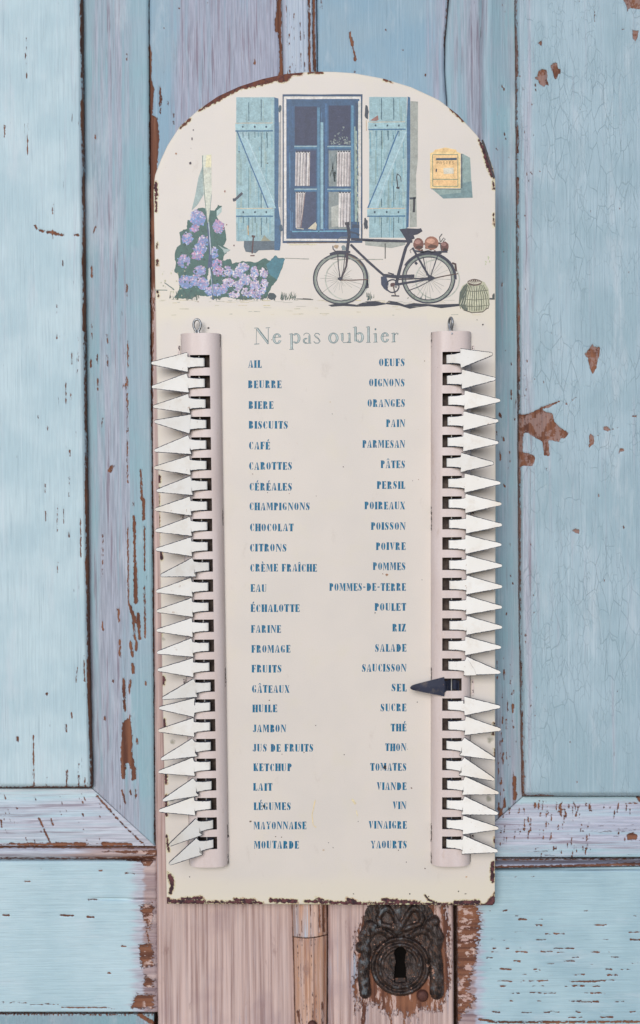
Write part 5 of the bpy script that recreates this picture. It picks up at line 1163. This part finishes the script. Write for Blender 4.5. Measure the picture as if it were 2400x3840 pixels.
# ------------------------------------------------------------------ arrow holders
def mat_pink(name):
    s = NT(name)
    R_, G_, B_, A_, _ = s.attr('wear')
    n1 = s.noise(s.coord((1, 1, .15)), 90, 3); n2 = s.noise(s.coord(), 900, 3); nj = s.noise(s.coord((1, 1, 1), (.4, .2, .7)), 500, 4, 0.7)
    c_ = s.mix(s.ramp(n1, 0.35, 0.65), lin((214, 196, 190)), lin((222, 206, 202)))
    c_ = s.mix(s.ramp(n2, 0.3, 0.7, 0, .12), c_, lin((180, 160, 150)))
    c_ = s.mix(s.ramp(s.noise(s.coord((1, 1, .4), (.3, .1, .2)), 160, 5, .7), 0.58, 0.72, 0, .4), c_, lin((188, 164, 148)))
    c_ = s.mix(s.ramp(s.noise(s.coord((1, 1, 1), (.6, .1, .2)), 420, 4, .7), 0.70, 0.74, 0, .6), c_, lin((126, 92, 76)))
    rf = s.math('ADD', R_, s.math('MULTIPLY', s.math('SUBTRACT', nj, 0.5), 0.9))
    c_ = s.mix(s.ramp(rf, 0.48, 0.53), c_, lin((52, 36, 38)))
    s.bump(n2, 0.15, 0.0001)
    return s.fin(c_, 0.38, 0.4)
m_pink = mat_pink('pink_white_holder_paint')
s = NT('dark_inner_brown'); m_in = s.fin(s.mix(s.ramp(s.noise(s.coord(), 200, 3), .35, .65), lin((92, 78, 70)), lin((58, 44, 40))), 0.6, 0.4, 0.2)  # dark brown for the holder insides and the strip behind the slots
s = NT('galvanised_wire'); 
q_ = s.noise(s.coord((1, 1, .3)), 600, 4, .7); m_wire = s.fin(s.mix(s.ramp(q_, .3, .7), lin((104, 106, 110)), lin((178, 178, 180))), 0.38, 0.5, 0.6)
s = NT('thin_rod_steel'); m_rod = s.fin(s.mix(s.ramp(s.noise(s.coord((1, 1, .3)), 400, 3), .3, .7), lin((150, 148, 146)), lin((214, 212, 210))), 0.35, 0.5, 0.5)
RW = 47.0 * KB; HH = 0.0098; THK = 0.0007
ZR = 0.0058          # height of the rod over the board
def prof(x):          # tube height at distance x (in F) from its centre line
    t = np.clip(np.abs(x) / 47.0, 0, 1)
    return HH * (1 - t ** 3.6) ** 0.5
rowsL = [838.5 + 0 for _ in range(25)]
def interp_rows(y0, y12, y24):      # slot tops measured at rows 0, 12, 24
    return [y0 + (y12 - y0) * i / 12 + ((y24 - 2 * y12 + y0) / 2) * (i / 12) * (i / 12 - 1) for i in range(25)]
topL = interp_rows(838.5, 1416.5, 1977.5); topR = interp_rows(831.0, 1413.0, 1976.5)
cxL = lambda y: 471.0 + (y - 785) * (491.0 - 471.0) / 1265
cxR = lambda y: 1068.8 + (y - 785) * (-1.2) / 1265
xs_ = [-47, -46.6, -45.5, -43.5, -40, -35, -30, -26, -23, -18, -12, -6, 0, 6, 12, 18, 23, 26, 30, 35, 40, 43.5, 45.5, 46.6, 47]
HCOL = HH - 0.0003
def holder(cx, tops, y0, y1):
    ysl = [(y0, 0)]
    slots = [(t, t + 30.0 - i * 0.03) for i, t in enumerate(tops)]
    rows = [y0 + 1.5, y0 + 20]
    for a, b in slots:
        rows += [a, a + 1.2, (a + b) / 2, b - 1.2, b]
    rows += [y1 - 20, y1 - 1.5]
    rows = [y0] + rows + [y1]
    verts, cols = [], []
    for y in rows:
        u0, v0 = loc(np.array(cx(y)), np.array(float(y)), HH)
        for x in xs_:
            h = float(prof(x)); verts.append((float(u0) + x * KB, -h, float(v0)))
            r_ = 0.0
            if abs(x) > 45: r_ = 0.22
            if abs(x) > 45 and (y < y0 + 30 or any(abs(y - q) < 26 for q in (1225, 1605, 1975)) or y > y1 - 30): r_ = 0.55
            cols.append((r_, 0, 0, 0))
    nx = len(xs_); faces = []
    for i in range(len(rows) - 1):
        ym = (rows[i] + rows[i + 1]) / 2
        ins = any(a < ym < b for a, b in slots)
        for j in range(nx - 1):
            xm = (xs_[j] + xs_[j + 1]) / 2
            if ins and abs(xm) < 23: continue
            a = i * nx + j; faces.append((a, a + nx, a + nx + 1, a + 1))
    o = mesh_obj('arrow_holder', verts, faces, [m_pink, m_in], board, smooth=True, cols=cols)
    md = o.modifiers.new('thickness', 'SOLIDIFY'); md.thickness = THK; md.offset = -1; md.material_offset = 1; md.material_offset_rim = 0; md.use_even_offset = True
    bake(o, 30)
    return o
hL = holder(cxL, topL, 786.5, 2050.0); hL['label'] = 'half-round slotted holder along the left edge'
hR = holder(cxR, topR, 782.0, 2048.0); hR['label'] = 'half-round slotted holder along the right edge'

def cyl_path(name, pts, rad, mat, parent, n=10, closed=False, label=None):
    cu = bpy.data.curves.new(name, 'CURVE'); cu.dimensions = '3D'; cu.bevel_depth = rad; cu.bevel_resolution = 3; cu.use_fill_caps = True
    sp = cu.splines.new('POLY'); sp.points.add(len(pts) - 1)
    for p, q in zip(sp.points, pts): p.co = (*q, 1)
    sp.use_cyclic_u = closed
    ob = bpy.data.objects.new(name, cu)
    dg = bpy.context.evaluated_depsgraph_get(); COL.objects.link(ob); dg.update()
    me = bpy.data.meshes.new_from_object(ob.evaluated_get(dg)); COL.objects.unlink(ob); bpy.data.objects.remove(ob)
    me.name = name
    me.materials.clear(); me.materials.append(mat); me.polygons.foreach_set('use_smooth', [True] * len(me.polygons))
    o = bpy.data.objects.new(name, me); COL.objects.link(o); o.parent = parent
    if label: o['label'] = label
    return o
for (cx, hold) in ((cxL, hL), (cxR, hR)):
    ysb = np.linspace(792, 2036, 30)
    q = np.concatenate([bpts([cx(y) - 44, cx(y) + 44], [y, y], 0.0004) for y in ysb])
    mesh_obj('dark_backing_strip', q, [(2 * i, 2 * i + 2, 2 * i + 3, 2 * i + 1) for i in range(29)], m_in, hold)  # flat dark strip added over the board face to darken the slots
for (cx, hold, yt, ang) in ((cxL, hL, 786, 0.0), (cxR, hR, 782, 1.15)):
    a = loc(np.array(cx(800) - 2.0), np.array(800.0), ZR); b = loc(np.array(cx(2035) - 1.0), np.array(2035.0), ZR)
    cyl_path('rod', [(float(a[0]), -ZR, float(a[1])), (float(b[0]), -ZR, float(b[1]))], 1.7 * KB, m_rod, hold)
    # wire loop at the top of the rod
    u0, v0 = loc(np.array(cx(yt) - 4.5), np.array(float(yt)), ZR)
    u0, v0 = float(u0), float(v0); k = KB
    pts = []
    for t in np.linspace(0, 1, 22):
        th = math.radians(-70 + 320 * t)
        x = 8.6 * math.cos(th) * (1 - .25 * max(0, -math.sin(th))); z = 14 * math.sin(th) + 16
        pts.append((x, z))
    pts = [(6.0, -10)] + [(max(-9, min(9, x)), z) for x, z in pts] + [(-6.0, -10)]
    cyl_path('wire_loop', [(u0 + x * k * math.cos(ang), -ZR - 0.002 - x * k * math.sin(ang), v0 + z * k) for x, z in pts], 2.9 * k, m_wire, hold)
# clip tabs beside the holders
def slab(name, x0, y0, x1, y1, h, mat, parent):
    q = bpts([x0, x1, x1, x0], [y0, y0, y1, y1], 0.0)
    top = q.copy(); top[:, 1] -= h
    v = np.vstack([q, top]); f_ = [(4, 7, 6, 5), (0, 1, 5, 4), (1, 2, 6, 5), (2, 3, 7, 6), (3, 0, 4, 7)]
    me = mesh_obj(name, v, f_, mat, parent, cols=[(0.5 if i in (0, 1, 4, 5) else .36, 0, 0, 0) for i in range(8)])
    return me
for (cx, hold) in ((cxL, hL), (cxR, hR)):
    for yc in (835, 1220, 1622, 1990):
        for sg in (-1, 1):
            xa = cx(yc) + sg * 46.5; xb = cx(yc) + sg * 50.8
            slab('clip_tab', min(xa, xb), yc - 18, max(xa, xb), yc + 20, 0.0012, m_pink, hold)

# ------------------------------------------------------------------ arrows
def mat_arrow(name, base, base2, edge, thr, spec_c):
    s = NT(name)
    R_, G_, B_, A_, _ = s.attr('wear')
    oi = s.n('ShaderNodeObjectInfo')
    tc = s.n('ShaderNodeTexCoord'); mp = s.n('ShaderNodeMapping'); s.t.links.new(tc.outputs['Object'], mp.inputs[0])
    cmb = s.n('ShaderNodeCombineXYZ'); s.set(cmb.inputs[0], s.math('MULTIPLY', oi.outputs['Random'], 7.0)); s.t.links.new(cmb.outputs[0], mp.inputs['Location'])
    co = mp.outputs[0]
    n1 = s.noise(co, 60, 3); nj = s.noise(co, 650, 4, 0.7); n3 = s.noise(co, 900, 2)
    c_ = s.mix(s.ramp(n1, 0.3, 0.7), lin(base), lin(base2))
    # tarnish towards some tips
    c_ = s.mix(s.math('MULTIPLY', s.ramp(G_, 0.3, 1.0), s.ramp(oi.outputs['Random'], 0.5, 1.0, 0, 0.4)), c_, lin((222, 200, 172)))
    c_ = s.mix(s.ramp(s.noise(co, 130, 4, 0.65), 0.5, 0.72, 0, 0.5), c_, s.mix(0.35, c_, lin((196, 170, 138))))
    c_ = s.mix(s.ramp(s.noise(co, 300, 4, 0.7), 0.66, 0.72, 0, 0.5), c_, lin((172, 132, 98)))
    rf = s.math('ADD', R_, s.math('MULTIPLY', s.math('SUBTRACT', nj, 0.5), 1.0))
    c_ = s.mix(s.ramp(rf, 0.46, 0.54), c_, lin(edge))
    c_ = s.mix(s.ramp(s.noise(co, 1300, 2), 0.74, 0.78, 0, .8), c_, lin(spec_c))
    s.bump(s.math('SUBTRACT', s.math('MULTIPLY', n3, .2), s.ramp(rf, .46, .54)), 0.3, 0.0001)
    return s.fin(c_, 0.5, 0.25)
m_arrow = mat_arrow('white_arrow_paint', (238, 232, 224), (243, 238, 232), (38, 46, 62), .3, (130, 120, 112))
m_black = mat_arrow('navy_arrow_paint', (38, 42, 60), (50, 54, 72), (30, 32, 46), .3, (150, 152, 160))
RC = 18.0            # curl radius, F
S1_ = 33.0; HL = 83.0
def arrow_mesh(name, hd=0.0, crease=0.0, fold=False, black=False):
    """local: x outward from rod, z up, y away from viewer; units F*KB. hd = head turned in its plane"""
    bm = bmesh.new(); cl = bm.verts.layers.float_color.new('wear')
    def V(x, y, z, r=0.0, g=0.0):
        v = bm.verts.new((x * KB, y * KB, z * KB)); v[cl] = (r, g, 0, 0); return v
    # tab: cross-sections from curl to shoulder
    secs = []
    for x, y in ((2.6, -3.4), (-1.5, -4.5), (-5.2, -7.5), (-6.6, -11.5), (-6.0, -15), (-3.6, -17.3), (0, -18)): secs.append((x, y, 11.2))
    for sx, hw in ((6, 11.2), (14, 11.6), (22, 12.0), (28, 12.6), (S1_, 13.6)): secs.append((sx, -RC, hw))
    prev = None; last = None
    for i, (x, y, hw) in enumerate(secs):
        e = .95 if x < 24 else .7; e2 = .32 if x < 20 else .1
        c = [V(x, y, -hw, e + .1), V(x, y, -hw * .80, e2), V(x, y, 0), V(x, y, hw * .80, e2), V(x, y, hw, e + .1)]
        if prev:
            for j in range(4): bm.faces.new((prev[j], c[j], c[j + 1], prev[j + 1]))
        prev = c
    last = prev
    # head outline, turned by hd about the end of the tab
    def hp(s_, t_):
        c, s__ = math.cos(hd), math.sin(hd)
        x = S1_ + s_ * c - t_ * s__; z = s_ * s__ + t_ * c
        y = -RC + (-crease * max(0, t_ + 6) if crease else 0)
        return x, y, z
    n = 9
    prof_ = []
    for i in range(n + 1):
        s_ = HL * (i / n) ** .95; 
        if s_ < HL - 6: hw = 23.3 + (4.9 - 23.3) * s_ / (HL - 4)
        else: hw = 0
        prof_.append((s_, hw))
    prof_ = [(0.0, 22.0), (1.2, 23.3)] + [(HL * k, 23.3 + (5.0 - 23.3) * (HL * k) / (HL - 5)) for k in (.12, .25, .4, .55, .7, .82, .9)] + [(HL - 5, 4.9), (HL - 2.6, 4.2), (HL - .9, 2.8), (HL, 0.6)]
    prev = None
    rr = random.Random(hash(name) % 1000 + int(hd * 100))
    for (s_, hw) in prof_:
        j1, j2 = rr.uniform(-.25, .25), rr.uniform(-.25, .25)
        inner = max(hw - 2.6, hw * .55)
        c = [V(*hp(s_, -hw + j1), .95, s_ / HL), V(*hp(s_, -inner), .12, s_ / HL), V(*hp(s_, 0), 0, s_ / HL), V(*hp(s_, inner), .12, s_ / HL), V(*hp(s_, hw + j2), .95, s_ / HL)]
        if prev:
            for j in range(4): bm.faces.new((prev[j], c[j], c[j + 1], prev[j + 1]))
        else: first = c
        prev = c
    bm.faces.new(prev[::-1]) if False else None
    # join tab end and head start
    ft = [hp(0, 0)]
    for j in range(4): bm.faces.new((last[j], first[j], first[j + 1], last[j + 1]))
    if fold:      # a corner of the head folded over the front
        a, b, c = V(S1_ + 1, -RC - 2.2, -22, .05), V(S1_ + 26, -RC - 2.0, -20.5, .2), V(S1_ + 8, -RC - 2.4, 14, .2)
        d = V(S1_ - 3, -RC - 1.4, -10, .1); e_ = V(S1_ + 22, -RC - 2.4, -8, .2)
        bm.faces.new((b, e_, c, d, a))
    me = bpy.data.meshes.new(name); bm.to_mesh(me); bm.free()
    me.materials.append(m_arrow); me.materials.append(m_black)
    me.polygons.foreach_set('use_smooth', [False] * len(me.polygons))
    return me
def add_arrow(side, cx, yrow, tip, idx, rodx):
    HP = ZR + RC * KB
    ur, vr = loc(np.array(rodx), np.array(float(yrow)), HP)
    ut, vt = loc(np.array(float(tip[0])), np.array(float(tip[1])), HP + 0.0015)
    dx = abs(float(ut - ur)) / KB; dz = float(vt - vr) / KB
    sa = max(-.6, min(.6, dz / HL)); al = math.asin(sa)
    # lift about the rod so that the tip lands at the measured distance
    best, bp = 1e9, 0
    for k in range(-8, 60):
        ph = math.radians(k)
        d = (S1_ + HL * math.cos(al)) * math.cos(ph) - RC * math.sin(ph)
        if abs(d - dx) < best: best, bp = abs(d - dx), ph
    me = arrow_mesh('arrow', al, crease=(.10 if (side < 0 and idx == 3) else 0), fold=(side > 0 and idx == 15))
    if side < 0:      # mirror
        me.transform(Matrix.Scale(-1, 4, (1, 0, 0))); me.flip_normals()
    o = bpy.data.objects.new('arrow', me); COL.objects.link(o); o.parent = board
    o.location = (float(ur), -ZR, float(vr))
    o.rotation_euler = (0, 0, -bp * side)
    md = o.modifiers.new('thickness', 'SOLIDIFY'); md.thickness = 0.0005; md.offset = -1; md.material_offset = 1; md.material_offset_rim = 1
    bake(o, 25)
    o['group'] = 'arrow markers along the board edges'
    return o
tipsL = [(359, 859), (360, 915), (364.5, 962), (369, 997), (368, 1065), (367, 1105.5), (374, 1159), (369, 1203), (370, 1253), (371, 1297), (386, 1356), (372, 1395), (374, 1441), (373, 1487), (374, 1539), (376, 1578.7), (389, 1642), (380, 1667), (376.7, 1721.6), (384, 1787), (376.7, 1820), (389, 1882), (378, 1911), (407, 1981), (407, 2024.5)]
tipsR = [(1155, 842), (1163, 899), (1177.5, 948), (1171.5, 996), (1172, 1046.6), (1157.6, 1095), (1178, 1141), (1182, 1190), (1184.6, 1240), (1182, 1286), (1185, 1336), (1186, 1386), (1185, 1434), (1186, 1482), (1181, 1526.6), (1179.5, 1586), None, (1179, 1666), (1181, 1721.6), (1163, 1783), (1162.5, 1832), (1174.5, 1868), (1173, 1915), (1174, 1950), (1172.5, 2003)]
for i in range(25):
    yl = topL[i] + 17.5
    o = add_arrow(-1, cxL, yl, tipsL[i], i, 474.5 + (yl - 855) * (16.0 / 1140))
    if i == 3: o['label'] = 'white arrow creased across its tab, pointing up and out'
    yr = topR[i] + 17.0
    if tipsR[i]:
        o = add_arrow(1, cxR, yr, tipsR[i], i, 1069.5 - (0 if i < 14 else (i - 14) * 0.45))
        if i == 15: o['label'] = 'white arrow with one corner folded over its face'
# the navy arrow, turned inward at SEL
yb = topR[16] + 15.5
u0, v0 = loc(np.array(1072.5), np.array(float(yb)), ZR); u0 = float(u0); v0 = float(v0)
hz = (HH + 0.0012) / KB; zr = ZR / KB
bm = bmesh.new(); cl = bm.verts.layers.float_color.new('wear')
def V(x, z, h, r=0.1):
    v = bm.verts.new((x * KB, -(h * KB), z * KB)); v[cl] = (r, 0, 0, 0); return v
prev = None
for (x, h, hw) in ((10, zr + 12, 11.5), (9, zr + 4, 11.5), (5, zr - 4, 11.5), (-2, zr - 7, 11.5), (-10, zr - 2, 11.6), (-17, zr + 8, 11.8), (-23, hz + 1, 12.5), (-25, hz + 2, 14)):
    c = [V(x, -hw, h, .3), V(x, 0, h), V(x, hw, h, .3)]
    if prev:
        for j in range(2): bm.faces.new((prev[j], prev[j + 1], c[j + 1], c[j]))
    prev = c
last = prev; prev = None
for k, (s_, hw) in enumerate([(0, 21.5), (1.2, 22.6), (12, 20), (25, 17.2), (40, 13.8), (55, 10.4), (68, 7.4), (74, 5.4), (77, 4.0), (79, 2), (79.5, .6)]):
    off = -2 * s_ / 80.0
    c = [V(-25 - s_, -hw + off, hz + 2 - s_ * .02, .4), V(-25 - s_, off, hz + 2.4 - s_ * .02), V(-25 - s_, hw + off, hz + 2 - s_ * .02, .4)]
    if prev:
        for j in range(2): bm.faces.new((prev[j], prev[j + 1], c[j + 1], c[j]))
    else:
        for j in range(2): bm.faces.new((last[j], last[j + 1], c[j + 1], c[j]))
    prev = c
me = bpy.data.meshes.new('arrow'); bm.to_mesh(me); bm.free(); me.materials.append(m_black)
o = bpy.data.objects.new('arrow', me); COL.objects.link(o); o.parent = board; o.location = (u0, 0, v0)
md = o.modifiers.new('thickness', 'SOLIDIFY'); md.thickness = 0.0005; md.offset = 0
o['group'] = 'arrow markers along the board edges'; o['label'] = 'navy arrow turned inward, pointing at SEL'
